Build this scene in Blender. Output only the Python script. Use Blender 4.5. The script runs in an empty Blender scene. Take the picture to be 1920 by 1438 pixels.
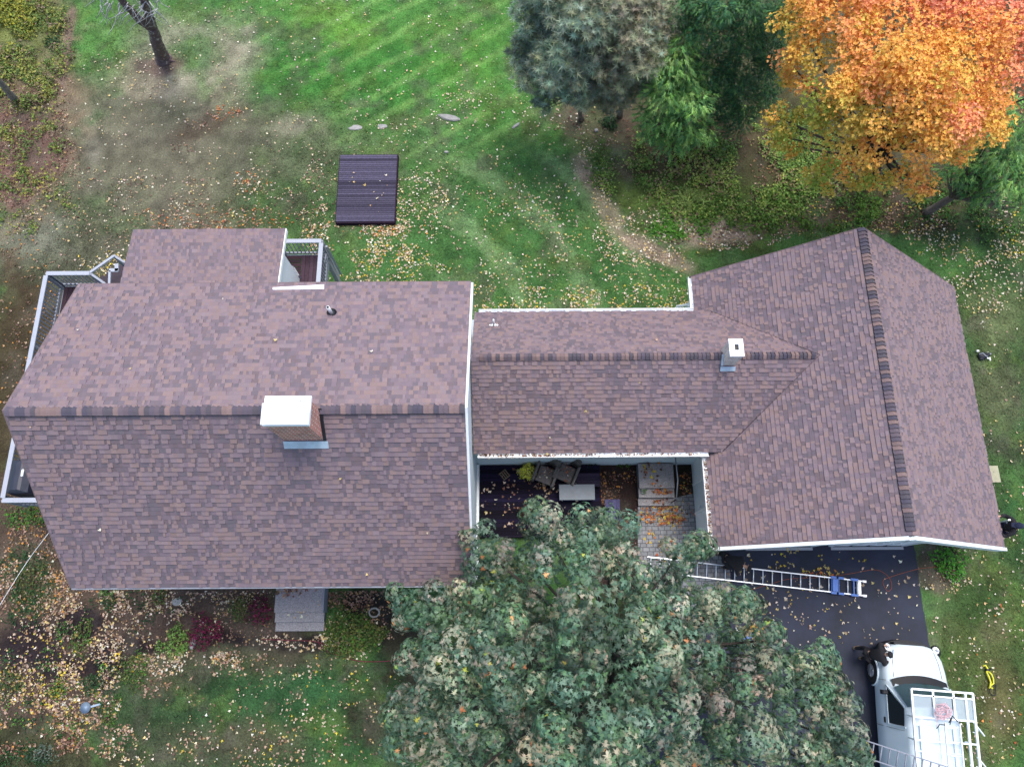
import bpy, math, random
import numpy as np
from mathutils import Vector, Matrix, noise as mnoise

random.seed(7); RNG = np.random.default_rng(11)
SC = bpy.context.scene
COL = SC.collection
R = math.radians

# ------------------------------------------------------------------ camera
H = 25.0                                   # camera height, metres
F = 1385.3                                 # focal length in pixels of a 1920 wide frame
AX = np.array([[9.99978258e-01, -6.56009367e-03, -6.70248415e-04],
               [0.00647019, 0.95646316, 0.29178137],
               [0.00127305, 0.29177936, -0.95648481]])      # right, up, forward
cam_d = bpy.data.cameras.new('camera'); cam = bpy.data.objects.new('camera', cam_d); COL.objects.link(cam)
cam_d.sensor_fit = 'HORIZONTAL'; cam_d.sensor_width = 36.0; cam_d.lens = 36.0 * F / 1920
cam_d.clip_start = 0.1; cam_d.clip_end = 2000
M = Matrix.Identity(4)
for i in range(3):
    M[i][0], M[i][1], M[i][2] = AX[0][i], AX[1][i], -AX[2][i]
M[2][3] = H
cam.matrix_world = M
SC.camera = cam

# ------------------------------------------------------------------ sky, sun, exposure
SUN_EL, SUN_AZ = 74.0, 30.0                # azimuth measured from +Y towards +X
w = bpy.data.worlds.new("World"); SC.world = w; w.use_nodes = True
nt = w.node_tree; bg = nt.nodes['Background']
sky = nt.nodes.new('ShaderNodeTexSky'); sky.sky_type = 'NISHITA'; sky.sun_disc = False
sky.sun_elevation = R(SUN_EL); sky.sun_rotation = R(SUN_AZ); sky.air_density = 1.0; sky.dust_density = 3.0
nt.links.new(sky.outputs[0], bg.inputs[0]); bg.inputs[1].default_value = 0.13
sl = bpy.data.lights.new('sun', 'SUN'); sl.energy = 1.35; sl.angle = R(24); sl.color = (1.0, 0.95, 0.89)
so = bpy.data.objects.new('sun', sl); COL.objects.link(so)
sd = Vector((math.sin(R(SUN_AZ)) * math.cos(R(SUN_EL)), math.cos(R(SUN_AZ)) * math.cos(R(SUN_EL)), math.sin(R(SUN_EL))))
so.rotation_euler = sd.to_track_quat('Z', 'Y').to_euler(); so.location = (0, 0, 30)
SC.view_settings.view_transform = 'Standard'; SC.view_settings.look = 'None'
SC.view_settings.gamma = 1.0; SC.view_settings.use_curve_mapping = False
SC.view_settings.exposure = 1.06

# ------------------------------------------------------------------ geometry helpers
G = -0.5                                   # ground level
C0 = np.array([0, 0, H])
def W(u, v, z):
    """point at height z that the photograph shows at pixel (u, v)"""
    r = AX[2] + AX[0] * (u - 960) / F - AX[1] * (v - 719) / F
    return C0 + r * ((z - H) / r[2])
def PX(P):
    d = np.asarray(P, float) - C0
    z = d @ AX[2]
    return 960 + F * (d @ AX[0]) / z, 719 - F * (d @ AX[1]) / z
def ground_hit(u, v, y0, z0, y1, z1):
    m = (z1 - z0) / (y1 - y0)
    r = AX[2] + AX[0] * (u - 960) / F - AX[1] * (v - 719) / F
    return C0 + r * ((z0 - m * y0 - H) / (r[2] - m * r[1]))
def lin(r, g, b, k=0.8):
    f = lambda c: ((c / 255 + 0.055) / 1.055) ** 2.4 if c > 10 else c / 255 / 12.92
    return (f(r) * k, f(g) * k, f(b) * k)

def tag(o, label=None, cat=None, group=None, kind=None):
    if label: o['label'] = label
    if cat: o['category'] = cat
    if group: o['group'] = group
    if kind: o['kind'] = kind
    return o
def empty(name, loc, label, cat, group=None, rz=0):
    o = bpy.data.objects.new(name, None); COL.objects.link(o); o.location = [float(a) for a in loc]
    o.rotation_euler = (0, 0, rz); o.empty_display_size = 0.2
    return tag(o, label, cat, group)
def link(name, me, mat, parent=None):
    if mat: me.materials.append(mat)
    o = bpy.data.objects.new(name, me); COL.objects.link(o)
    if parent: o.parent = parent
    return o

class MB:
    """collects shapes; build() links them as ONE mesh object"""
    def __init__(s): s.v = []; s.f = []; s.c = []; s.sm = []
    def add(s, vs, fs, col=(1, 1, 1), smooth=False):
        n = len(s.v); s.v += [tuple(float(x) for x in p) for p in vs]
        for f in fs: s.f.append([n + i for i in f]); s.c.append(col); s.sm.append(smooth)
        return s
    def box(s, a, b, col=(1, 1, 1), M=None, bev=0.0):
        x0, y0, z0 = [min(a[i], b[i]) for i in range(3)]; x1, y1, z1 = [max(a[i], b[i]) for i in range(3)]
        if bev > 0:
            k = min(bev, (x1-x0)*.45, (y1-y0)*.45, (z1-z0)*.45); vs = []; 
            for z, q in ((z0, k), (z0 + k, 0), (z1 - k, 0), (z1, k)):
                for (x, y) in ((x0 + q + k*0, y0 + q), (x1 - q, y0 + q), (x1 - q, y1 - q), (x0 + q, y1 - q)): vs.append((x, y, z))
            fs = [(3, 2, 1, 0), (12, 13, 14, 15)]
            for l in range(3):
                for i in range(4): fs.append((l*4+i, l*4+(i+1) % 4, l*4+4+(i+1) % 4, l*4+4+i))
        else:
            vs = [(x0,y0,z0),(x1,y0,z0),(x1,y1,z0),(x0,y1,z0),(x0,y0,z1),(x1,y0,z1),(x1,y1,z1),(x0,y1,z1)]
            fs = [(3,2,1,0),(4,5,6,7),(0,1,5,4),(1,2,6,5),(2,3,7,6),(3,0,4,7)]
        if M is not None: vs = [tuple(M @ Vector(p)) for p in vs]
        return s.add(vs, fs, col)
    def bar(s, a, b, w, h, col=(1, 1, 1), up=(0, 0, 1)):
        """rectangular bar from a to b, width w across, height h along up"""
        a = Vector(a); b = Vector(b); d = (b - a).normalized(); u = Vector(up)
        x = d.cross(u)
        if x.length < 1e-4: x = d.cross(Vector((1, 0, 0)))
        x.normalize(); u = x.cross(d).normalized(); x = x * w / 2; u = u * h / 2
        vs = [p + i * x + j * u for p in (a, b) for i, j in ((-1,-1),(1,-1),(1,1),(-1,1))]
        return s.add(vs, [(0,1,2,3),(7,6,5,4),(0,4,5,1),(1,5,6,2),(2,6,7,3),(3,7,4,0)], col)
    def tube(s, pts, r, n=8, col=(1, 1, 1), cap=True):
        pts = [Vector([float(c) for c in p]) for p in pts]; rs = r if hasattr(r, '__len__') else [r] * len(pts)
        vs = []; prev = None
        for i, p in enumerate(pts):
            d = (pts[min(i + 1, len(pts) - 1)] - pts[max(i - 1, 0)]).normalized()
            if prev is None:
                x = d.cross(Vector((0, 0, 1)));
                if x.length < 1e-3: x = d.cross(Vector((0, 1, 0)))
            else: x = prev - d * prev.dot(d)
            x.normalize(); prev = x; y = d.cross(x)
            for k in range(n):
                a = 2 * math.pi * k / n; vs.append(p + (x * math.cos(a) + y * math.sin(a)) * rs[i])
        fs = [(i*n+k, i*n+(k+1) % n, (i+1)*n+(k+1) % n, (i+1)*n+k) for i in range(len(pts)-1) for k in range(n)]
        if cap: fs += [tuple(range(n-1, -1, -1)), tuple(range((len(pts)-1)*n, len(pts)*n))]
        return s.add(vs, fs, col, True)
    def prism(s, poly, z0, z1, col=(1, 1, 1)):
        n = len(poly)
        ar = sum(poly[i][0]*poly[(i+1) % n][1]-poly[(i+1) % n][0]*poly[i][1] for i in range(n))
        if ar < 0: poly = poly[::-1]
        vs = [(p[0], p[1], z0) for p in poly] + [(p[0], p[1], z1) for p in poly]
        fs = [tuple(range(n-1, -1, -1)), tuple(range(n, 2*n))] + [(i, (i+1) % n, n+(i+1) % n, n+i) for i in range(n)]
        return s.add(vs, fs, col)
    def ell(s, c, r, nu=12, nv=8, col=(1, 1, 1), top=None):
        vs = []; fs = []
        for j in range(nv + 1):
            t = math.pi * j / nv
            for i in range(nu):
                a = 2*math.pi*i/nu
                vs.append((c[0]+r[0]*math.sin(t)*math.cos(a), c[1]+r[1]*math.sin(t)*math.sin(a), c[2]+r[2]*math.cos(t)))
        for j in range(nv):
            for i in range(nu): fs.append((j*nu+i, (j+1)*nu+i, (j+1)*nu+(i+1) % nu, j*nu+(i+1) % nu))
        return s.add(vs, fs, col, True)
    def build(s, name, mat, parent=None, bevel=0, world=True):
        off = Vector(parent.location) if (parent is not None and world) else Vector((0, 0, 0))
        p = parent
        while p is not None and p.parent is not None and world: p = p.parent; off = off + Vector(p.location)
        me = bpy.data.meshes.new(name); me.from_pydata([tuple(Vector(v) - off) for v in s.v], [], s.f); 
        me.polygons.foreach_set('use_smooth', s.sm)
        if any(c != (1, 1, 1) for c in s.c):
            at = me.color_attributes.new('Col', 'FLOAT_COLOR', 'CORNER')
            buf = np.ones((len(me.loops), 4), np.float32); k = 0
            for f, c in zip(s.f, s.c): buf[k:k+len(f), :3] = c; k += len(f)
            at.data.foreach_set('color', buf.ravel())
        me.update()
        o = link(name, me, mat, parent)
        if bevel:
            m = o.modifiers.new('bevel', 'BEVEL'); m.width = bevel; m.segments = 2; m.limit_method = 'ANGLE'
        return o

def batch(name, V, Fc, C, mat, parent=None, smooth=False):
    """V (n,3) verts, Fc (m,k) faces, C (n,3) point colours -> one mesh object"""
    V = np.asarray(V, np.float32); Fc = np.asarray(Fc, np.int32)
    off = np.zeros(3)
    p = parent
    while p is not None: off = off + np.array(p.location); p = p.parent
    V = V - off.astype(np.float32)
    me = bpy.data.meshes.new(name); m, k = Fc.shape
    me.vertices.add(len(V)); me.vertices.foreach_set('co', V.ravel())
    me.loops.add(m * k); me.loops.foreach_set('vertex_index', Fc.ravel())
    me.polygons.add(m); me.polygons.foreach_set('loop_start', np.arange(0, m * k, k, dtype=np.int32))
    me.polygons.foreach_set('loop_total', np.full(m, k, np.int32))
    me.polygons.foreach_set('use_smooth', np.full(m, smooth))
    if C is not None:
        at = me.color_attributes.new('Col', 'FLOAT_COLOR', 'POINT')
        buf = np.ones((len(V), 4), np.float32); buf[:, :3] = C; at.data.foreach_set('color', buf.ravel())
    me.update(calc_edges=True); me.validate()
    return link(name, me, mat, parent)

def leaves(name, tv, tf, pos, nrm, size, cols, mat, parent=None, jitter=0.5, axis=None):
    """copies of one small leaf shape at pos, facing nrm (n,3), turned at random; axis: preferred leaf tip direction"""
    n = len(pos); tv = np.asarray(tv, float); tf = np.asarray(tf)
    N = nrm + RNG.normal(0, jitter, (n, 3)); N /= np.linalg.norm(N, axis=1)[:, None] + 1e-9
    A = RNG.normal(0, 1, (n, 3)) if axis is None else axis + RNG.normal(0, 0.25, (n, 3))
    X = A - N * (A * N).sum(1)[:, None]; X /= np.linalg.norm(X, axis=1)[:, None] + 1e-9
    Y = np.cross(N, X)
    Vv = (pos[:, None, :] + size[:, None, None] * (tv[None, :, 0:1] * X[:, None, :] + tv[None, :, 1:2] * Y[:, None, :] + tv[None, :, 2:3] * N[:, None, :]))
    k = len(tv)
    Ff = (tf[None] + (np.arange(n) * k)[:, None, None]).reshape(-1, tf.shape[1])
    return batch(name, Vv.reshape(-1, 3), Ff, np.repeat(cols, k, 0), mat, parent)

def fan(pts, z=None):
    """flat star shape round its first point as triangles"""
    n = len(pts); tv = [(0.35, 0, 0.0)] + [(p[0], p[1], p[2] if len(p) > 2 else 0) for p in pts]
    return tv, [(0, i + 1, (i + 1) % n + 1) for i in range(n)]
# palmate (maple) leaf, stalk at origin, tip at x = 1
PALM = fan([(0,0,0),(.10,-.18,-.02),(-.12,-.52,-.12),(.24,-.20,-.03),(.42,-.66,-.16),(.44,-.15,-.02),(.72,-.2,-.08),(1.05,0,-.18),(.72,.2,-.08),(.44,.15,-.02),(.42,.66,-.16),(.24,.20,-.03),(-.12,.52,-.12),(.10,.18,-.02)])
STAR5 = fan([(0,0,.08),(.22,-.5,.28),(.5,-.2,.02),(1,0,.3),(.5,.24,.0),(.3,.5,.2)])
SPRAY = ([(0,0,0),(.3,-.16,-.03),(.3,.16,-.03),(.18,0,.0),(.65,-.2,-.1),(.5,-.02,-.03),(.65,.2,-.1),(.5,.02,-.03),(1,0,-.2),(.6,-.05,-.06),(.6,.05,-.06)],
         [(0,1,3),(0,3,2),(3,4,5),(3,7,6),(5,9,8),(7,8,10)])
def star_tuft(n=7):
    vs = []; fs = []
    for i in range(n):
        a = 2*math.pi*i/n + random.uniform(-.2, .2); e = random.uniform(.1, .9); c, s_ = math.cos(a), math.sin(a)
        k = len(vs); vs += [(-s_*.09, c*.09, 0), (s_*.09, -c*.09, 0), (c, s_, e)]; fs.append((k, k+1, k+2))
    return vs, fs
TUFT = star_tuft(9)
BLADE = ([(0, -.06, 0), (0, .06, 0), (1, 0, .15)], [(0, 1, 2)])

def pal(n, cols, var=0.15):
    cols = np.array(cols); c = cols[RNG.integers(0, len(cols), n)]
    return np.clip(c * (1 + RNG.normal(0, var, (n, 1))) * (1 + RNG.normal(0, var * .25, (n, 3))), 0.004, 0.9)

# ------------------------------------------------------------------ materials
def material(name, col=None, rough=0.7, attr=False, nscale=0, namp=0.15, bump=0, bscale=None, metal=0, spec=0.4, alpha=1, trans=0, sub=0, tint=None):
    m = bpy.data.materials.new(name); m.use_nodes = True; t = m.node_tree; b = t.nodes['Principled BSDF']
    b.inputs['Roughness'].default_value = rough; b.inputs['Metallic'].default_value = metal
    b.inputs['Specular IOR Level'].default_value = spec
    if trans: b.inputs['Transmission Weight'].default_value = trans
    b.inputs['Alpha'].default_value = alpha
    src = None
    if attr:
        a = t.nodes.new('ShaderNodeAttribute'); a.attribute_name = 'Col'; src = a.outputs['Color']
    else:
        c = t.nodes.new('ShaderNodeRGB'); c.outputs[0].default_value = (*col, 1); src = c.outputs[0]
    if nscale:
        tc = t.nodes.new('ShaderNodeNewGeometry'); 
        n = t.nodes.new('ShaderNodeTexNoise'); n.inputs['Scale'].default_value = nscale; n.inputs['Detail'].default_value = 6; n.inputs['Roughness'].default_value = .65
        t.links.new(tc.outputs['Position'], n.inputs['Vector'])
        mr = t.nodes.new('ShaderNodeMapRange'); mr.inputs['From Min'].default_value = .25; mr.inputs['From Max'].default_value = .75
        mr.inputs['To Min'].default_value = 1 - namp; mr.inputs['To Max'].default_value = 1 + namp
        t.links.new(n.outputs['Fac'], mr.inputs['Value'])
        mx = t.nodes.new('ShaderNodeVectorMath'); mx.operation = 'SCALE'
        t.links.new(src, mx.inputs[0]); t.links.new(mr.outputs[0], mx.inputs['Scale']); src = mx.outputs[0]
        if bump:
            n2 = t.nodes.new('ShaderNodeTexNoise'); n2.inputs['Scale'].default_value = bscale or nscale * 3; n2.inputs['Detail'].default_value = 4
            t.links.new(tc.outputs['Position'], n2.inputs['Vector'])
            bp = t.nodes.new('ShaderNodeBump'); bp.inputs['Strength'].default_value = bump; bp.inputs['Distance'].default_value = .02
            t.links.new(n2.outputs['Fac'], bp.inputs['Height']); t.links.new(bp.outputs[0], b.inputs['Normal'])
    t.links.new(src, b.inputs['Base Color'])
    if sub:                                            # thin leaf: some light passes through
        tr = t.nodes.new('ShaderNodeBsdfTranslucent'); t.links.new(src, tr.inputs['Color'])
        ms = t.nodes.new('ShaderNodeMixShader'); ms.inputs[0].default_value = sub
        t.links.new(b.outputs[0], ms.inputs[1]); t.links.new(tr.outputs[0], ms.inputs[2])
        t.links.new(ms.outputs[0], t.nodes['Material Output'].inputs['Surface'])
    return m

MT = dict(
    shingle=material('shingle', attr=True, rough=.75, nscale=60, namp=.18, spec=.5),
    leaf=material('leaf', attr=True, rough=.55, spec=.35, sub=.22),
    litter=material('litter', attr=True, rough=.8, spec=.2, sub=.1),
    grass=material('grass', attr=True, rough=.8, spec=.15, sub=.15),
    white=material('white_paint', (.80, .84, .86), rough=.5, nscale=3, namp=.05),
    siding=material('siding', (.58, .66, .70), rough=.55, nscale=2, namp=.06),
    trim=material('trim', (.74, .79, .82), rough=.45, nscale=9, namp=.08),
    cap=material('metal_cap', (.92, .95, .97), rough=.35, nscale=4, namp=.03),
    deck=material('deck_boards', attr=True, rough=.85, nscale=14, namp=.3, spec=.12),
    greywood=material('grey_wood', attr=True, rough=.7, nscale=12, namp=.15),
    rail=material('rail_paint', (.26, .28, .32), rough=.55, nscale=8, namp=.1),
    railtop=material('rail_cap_paint', (.34, .37, .43), rough=.55, nscale=8, namp=.08),
    bark=material('bark', attr=True, rough=.9, nscale=9, namp=.5, bump=.9, bscale=25),
    brick=None, asphalt=None, pavers=None, ground=None,
    concrete=material('concrete', (.36, .37, .39), rough=.85, nscale=45, namp=.3, bump=.3),
    flash=material('lead_flashing', (.40, .50, .58), rough=.35, metal=.2, nscale=5, namp=.2),
    black=material('black', (.008, .008, .010), rough=.5),
    rubber=material('rubber', (.018, .018, .018), rough=.8),
    plastic=material('dark_plastic', (.010, .012, .018), rough=.6, nscale=5, namp=.2),
    cover=material('grill_cover', (.025, .03, .05), rough=.5, nscale=4, namp=.25),
    van=material('van_paint', (.60, .70, .76), rough=.22, nscale=1.5, namp=.03, spec=.5),
    glass=material('dark_glass', (.012, .02, .022), rough=.08, spec=.8),
    tealglass=material('windscreen_glass', (.035, .065, .075), rough=.06, spec=.8),
    plexi=material('clear_panel', (.55, .66, .72), rough=.15, alpha=.38),
    alu=material('aluminium', (.78, .82, .86), rough=.35, metal=.3, nscale=6, namp=.08),
    greyalu=material('grey_aluminium', (.20, .22, .27), rough=.5, nscale=6, namp=.1),
    chrome=material('rim_metal', (.5, .52, .55), rough=.3, metal=.8),
    blue=material('blue_paint', (.05, .16, .50), rough=.4, nscale=8, namp=.15),
    skin=material('skin', (.50, .30, .22), rough=.6),
    cloth_black=material('black_cloth', (.014, .014, .018), rough=.9, nscale=20, namp=.35),
    cloth_navy=material('navy_cloth', (.012, .018, .045), rough=.9, nscale=20, namp=.3),
    khaki=material('khaki_cloth', (.16, .12, .08), rough=.9, nscale=15, namp=.3),
    whitecloth=material('white_cloth', (.7, .7, .7), rough=.8),
    harness=material('harness_webbing', (.62, .62, .40), rough=.7),
    red=material('red_plastic', (.45, .03, .04), rough=.5),
    pink=material('pink_rope', (.62, .42, .46), rough=.8, nscale=20, namp=.3),
    yellow=material('yellow_webbing', (.62, .60, .05), rough=.7, nscale=12, namp=.2),
    orange=material('orange_cord', (.28, .07, .03), rough=.6),
    maroon=material('maroon_hose', (.13, .015, .03), rough=.6),
    stone=material('stone', (.27, .27, .26), rough=.9, nscale=6, namp=.3, bump=.8, bscale=10),
    wicker=material('wicker', (.13, .12, .115), rough=.85, nscale=40, namp=.5, bump=.6, bscale=60),
    slate=material('slate_table', (.085, .115, .15), rough=.45, nscale=5, namp=.2),
    plywood=material('plywood', (.33, .32, .22), rough=.8, nscale=6, namp=.15),
    terracotta=material('planter_clay', (.10, .09, .085), rough=.8, nscale=8, namp=.3),
    pvc=material('vent_pipe', (.75, .77, .78), rough=.4),
    bluestone=material('blue_basin', (.22, .30, .40), rough=.5, nscale=8, namp=.2),
)

def brick_mat(name, c1, c2, mortar, scale, bw=.5, rh=.25, msize=.02, off=.5, vec='uv', rough=.85):
    m = bpy.data.materials.new(name); m.use_nodes = True; t = m.node_tree; b = t.nodes['Principled BSDF']; b.inputs['Roughness'].default_value = rough
    tc = t.nodes.new('ShaderNodeUVMap' if vec == 'uv' else 'ShaderNodeNewGeometry')
    out = tc.outputs[0] if vec == 'uv' else tc.outputs['Position']
    br = t.nodes.new('ShaderNodeTexBrick'); br.offset = off
    br.inputs['Color1'].default_value = (*c1, 1); br.inputs['Color2'].default_value = (*c2, 1); br.inputs['Mortar'].default_value = (*mortar, 1)
    br.inputs['Scale'].default_value = scale; br.inputs['Brick Width'].default_value = bw; br.inputs['Row Height'].default_value = rh
    br.inputs['Mortar Size'].default_value = msize; br.inputs['Mortar Smooth'].default_value = .3
    t.links.new(out, br.inputs['Vector'])
    n = t.nodes.new('ShaderNodeTexNoise'); n.inputs['Scale'].default_value = 6; n.inputs['Detail'].default_value = 8; n.inputs['Roughness'].default_value = .7
    g = t.nodes.new('ShaderNodeNewGeometry'); t.links.new(g.outputs['Position'], n.inputs['Vector'])
    mr = t.nodes.new('ShaderNodeMapRange'); mr.inputs['From Min'].default_value = .3; mr.inputs['From Max'].default_value = .7; mr.inputs['To Min'].default_value = .65; mr.inputs['To Max'].default_value = 1.3
    t.links.new(n.outputs['Fac'], mr.inputs['Value'])
    mx = t.nodes.new('ShaderNodeVectorMath'); mx.operation = 'SCALE'; t.links.new(br.outputs['Color'], mx.inputs[0]); t.links.new(mr.outputs[0], mx.inputs['Scale'])
    t.links.new(mx.outputs[0], b.inputs['Base Color'])
    bp = t.nodes.new('ShaderNodeBump'); bp.inputs['Strength'].default_value = .5; bp.inputs['Distance'].default_value = .01; bp.invert = True
    t.links.new(br.outputs['Fac'], bp.inputs['Height']); t.links.new(bp.outputs[0], b.inputs['Normal'])
    return m
MT['brick'] = brick_mat('brick', lin(200, 98, 80, 1), lin(168, 104, 92, 1), lin(226, 208, 196, 1), 1, bw=.21, rh=.072, msize=.012)
MT['brick2'] = brick_mat('pale_brick', lin(226, 196, 182, 1), lin(214, 206, 196, 1), lin(246, 240, 232, 1), 1, bw=.21, rh=.072, msize=.012)
MT['pavers'] = brick_mat('pavers', lin(150, 152, 156), lin(128, 132, 138), lin(84, 86, 90), 1, bw=.21, rh=.14, msize=.012, vec='pos', off=.35)

def asphalt():
    m = material('asphalt', lin(36, 44, 66, .62), rough=.75, nscale=1.1, namp=.6, spec=.5)
    t = m.node_tree; b = t.nodes['Principled BSDF']
    n = t.nodes.new('ShaderNodeTexNoise'); n.inputs['Scale'].default_value = 120
    bp = t.nodes.new('ShaderNodeBump'); bp.inputs['Strength'].default_value = .3; bp.inputs['Distance'].default_value = .005
    g = t.nodes.new('ShaderNodeNewGeometry'); t.links.new(g.outputs['Position'], n.inputs['Vector'])
    t.links.new(n.outputs['Fac'], bp.inputs['Height']); t.links.new(bp.outputs[0], b.inputs['Normal'])
    return m
MT['asphalt'] = asphalt()
MT['browntrim'] = material('brown_drip_edge', lin(120, 104, 106), rough=.7)

# ------------------------------------------------------------------ ground
def vnoise(x, y, s, seed=0):
    """smooth value noise, numpy"""
    r = np.random.default_rng(seed); T = r.random((256, 256))
    x = x / s + 1000; y = y / s + 1000; xi = np.floor(x).astype(int); yi = np.floor(y).astype(int); fx = x - xi; fy = y - yi
    fx = fx*fx*(3-2*fx); fy = fy*fy*(3-2*fy)
    g = lambda a, b: T[a % 256, b % 256]
    return (g(xi, yi)*(1-fx)+g(xi+1, yi)*fx)*(1-fy)+(g(xi, yi+1)*(1-fx)+g(xi+1, yi+1)*fx)*fy
def fbm(x, y, s, seed=0):
    return (vnoise(x, y, s, seed)*.5+vnoise(x, y, s/2.1, seed+1)*.27+vnoise(x, y, s/4.3, seed+2)*.15+vnoise(x, y, s/9, seed+3)*.08)
def sstep(a, b, x):
    t = np.clip((x - a) / (b - a), 0, 1); return t*t*(3-2*t)

GR = lin(74, 112, 60); GRB = lin(80, 130, 62); GRD = lin(52, 88, 50); DRY = lin(134, 128, 106); DRYD = lin(86, 86, 70); PALE = lin(158, 150, 134)
SOIL = lin(74, 64, 60); MULCH = lin(44, 38, 42); LITT = lin(98, 84, 74); MOSS = lin(66, 84, 46); LITTP = lin(150, 128, 116)
def ground_color(X, Y):
    """real colour of turf, dry patches, beds; patch places were read off the photograph, once, at ground level"""
    P = np.stack([X, Y, np.full_like(X, G)], -1) - C0
    z = P @ AX[2]; U = 960 + F * (P @ AX[0]) / z; Vp = 719 - F * (P @ AX[1]) / z
    wob = (fbm(X, Y, 1.6, 5) - .5) * 2; wob2 = (fbm(X, Y, .5, 9) - .5) * 2
    col = np.empty(X.shape + (3,)); col[:] = GR
    def mixin(c, m): col[:] = col * (1 - m[..., None]) + np.array(c) * m[..., None]
    def ell(cx, cy, rx, ry, c, k=1., soft=.45, rot=0, wv=.45):
        a = R(rot); dx = U - cx; dy = Vp - cy; du = (dx*math.cos(a)+dy*math.sin(a))/rx; dv = (-dx*math.sin(a)+dy*math.cos(a))/ry
        d = np.sqrt(du*du+dv*dv) + wob * wv + wob2 * wv * .5
        mixin(c, sstep(1+soft*.5, 1-soft, d) * k)
    n1 = fbm(X, Y, 3.0, 21); n2 = fbm(X, Y, 1.2, 31)
    mixin(GRB, sstep(.4, .65, n1) * .7 * sstep(500, 150, Vp)); mixin(GRD, sstep(.52, .7, n2) * .3)
    mixin(DRY, sstep(.55, .75, fbm(X, Y, 2.0, 41)) * .25)
    # back lawn
    ell(760, 60, 420, 190, GRB, .75, .6); ell(700, 130, 260, 90, lin(60, 118, 50), .6, .5)
    ell(640, 40, 90, 45, lin(110, 150, 62), .5, .7, 20); ell(880, 130, 80, 120, lin(96, 150, 60), .35, .7)
    # old mowing lines
    ln = np.sin((X * .55 - Y * .83) * 2 * math.pi / 1.05 + wob * 1.4); mixin(lin(126, 164, 92), sstep(.2, 1, ln) * .42 * sstep(420, 200, Vp) * sstep(350, 560, U))
    ell(960, 440, 330, 140, lin(66, 106, 58), .5, .6)
    rr = np.sqrt((U - 640)**2 + ((Vp - 680) * 1.15)**2); arc = np.sin(rr / 18 + wob); mixin(lin(122, 150, 102), sstep(.1, .9, arc) * .6 * sstep(250, 330, Vp) * sstep(780, 860, U) * sstep(1250, 1150, U))
    # dry left lawn
    ell(330, 300, 330, 200, lin(112, 107, 92), .9, .6); ell(430, 300, 230, 120, lin(106, 103, 86), .7, .6); ell(120, 480, 190, 170, lin(88, 88, 72), .85, .5); ell(60, 440, 90, 60, lin(132, 134, 118), .6, .8)
    ell(560, 330, 170, 110, lin(82, 100, 66), .6, .7); ell(350, 90, 130, 60, PALE, .55, .7); ell(440, 130, 60, 60, PALE, .5, .7); ell(320, 160, 80, 28, lin(164, 156, 138), .6, .7)
    ell(250, 140, 60, 45, DRY, .6); ell(370, 100, 55, 35, GR, .7); ell(380, 240, 90, 25, lin(78, 62, 52), .6, .6, -25); ell(175, 285, 14, 30, lin(150, 146, 132), .35, .8)
    ell(420, 140, 30, 90, DRY, .3); ell(190, 60, 60, 90, lin(92, 140, 70), .6, .6); ell(300, 122, 50, 20, lin(100, 82, 78), .8, .5)
    ell(560, 400, 120, 60, lin(66, 92, 52), .7, .6); ell(540, 160, 90, 60, lin(50, 112, 40), .6, .6); ell(560, 235, 50, 25, PALE, .35, .8)
    ell(40, 740, 130, 260, lin(70, 60, 46), .95, .3); ell(40, 620, 60, 90, lin(70, 62, 46), .5)
    # rough strip at far left
    ell(40, 180, 110, 260, lin(122, 108, 88), .9, .35); ell(30, 290, 90, 120, lin(118, 90, 84), .8, .4); ell(40, 60, 80, 80, lin(110, 130, 60), .6)
    ell(125, 90, 10, 90, lin(124, 104, 96), .8, .5, 8)
    # woods edge at right
    ell(1390, 330, 280, 125, lin(84, 96, 50), .9, .35); ell(1250, 250, 250, 70, lin(92, 70, 62), .8, .4); ell(1450, 280, 160, 90, lin(86, 78, 62), .7, .4)
    ell(1120, 210, 120, 50, lin(98, 84, 76), .8, .5); ell(1700, 330, 240, 110, lin(78, 66, 54), .85, .4); ell(1290, 390, 110, 40, lin(112, 140, 70), .6, .6, 10)
    ell(1100, 330, 22, 60, lin(158, 138, 124), .85, .5, -25); ell(1140, 400, 22, 60, lin(150, 132, 116), .7, .6, -35); ell(1220, 470, 80, 18, lin(150, 130, 118), .8, .5, 25)
    ell(1360, 430, 110, 26, lin(176, 156, 140), .85, .5, -8); ell(1290, 415, 40, 20, lin(196, 180, 164), .7, .6); ell(1500, 420, 120, 22, lin(120, 96, 84), .7, .5, -4)
    ell(1430, 400, 90, 20, lin(90, 110, 50), .6); ell(1830, 430, 120, 60, lin(58, 70, 46), .8); ell(1660, 400, 110, 22, lin(108, 84, 74), .7)
    ell(1700, 120, 420, 290, lin(78, 74, 54), .95, .25); ell(1250, 60, 260, 190, lin(84, 84, 62), .95, .3)
    # right lawn
    ell(1880, 700, 110, 330, lin(62, 84, 50), .85, .4); ell(1870, 600, 60, 60, lin(122, 130, 92), .5, .7); ell(1870, 740, 60, 70, lin(104, 104, 80), .5, .7)
    ell(1900, 1000, 60, 90, lin(44, 84, 48), .8, .6); ell(1840, 1250, 110, 300, lin(82, 94, 54), .85, .5); ell(1830, 1130, 60, 50, lin(56, 84, 46), .7); ell(1870, 1330, 50, 130, lin(104, 94, 66), .6, .7)
    ell(1760, 1060, 55, 60, lin(96, 84, 78), .8, .4); ell(1860, 1180, 30, 30, lin(110, 106, 80), .4)
    # front garden
    ell(200, 1180, 430, 210, lin(84, 72, 64), 1, .2, 0, .15); ell(60, 1050, 190, 190, lin(86, 74, 64), 1, .3); ell(60, 1080, 60, 70, lin(60, 74, 40), .6, .4)
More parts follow.
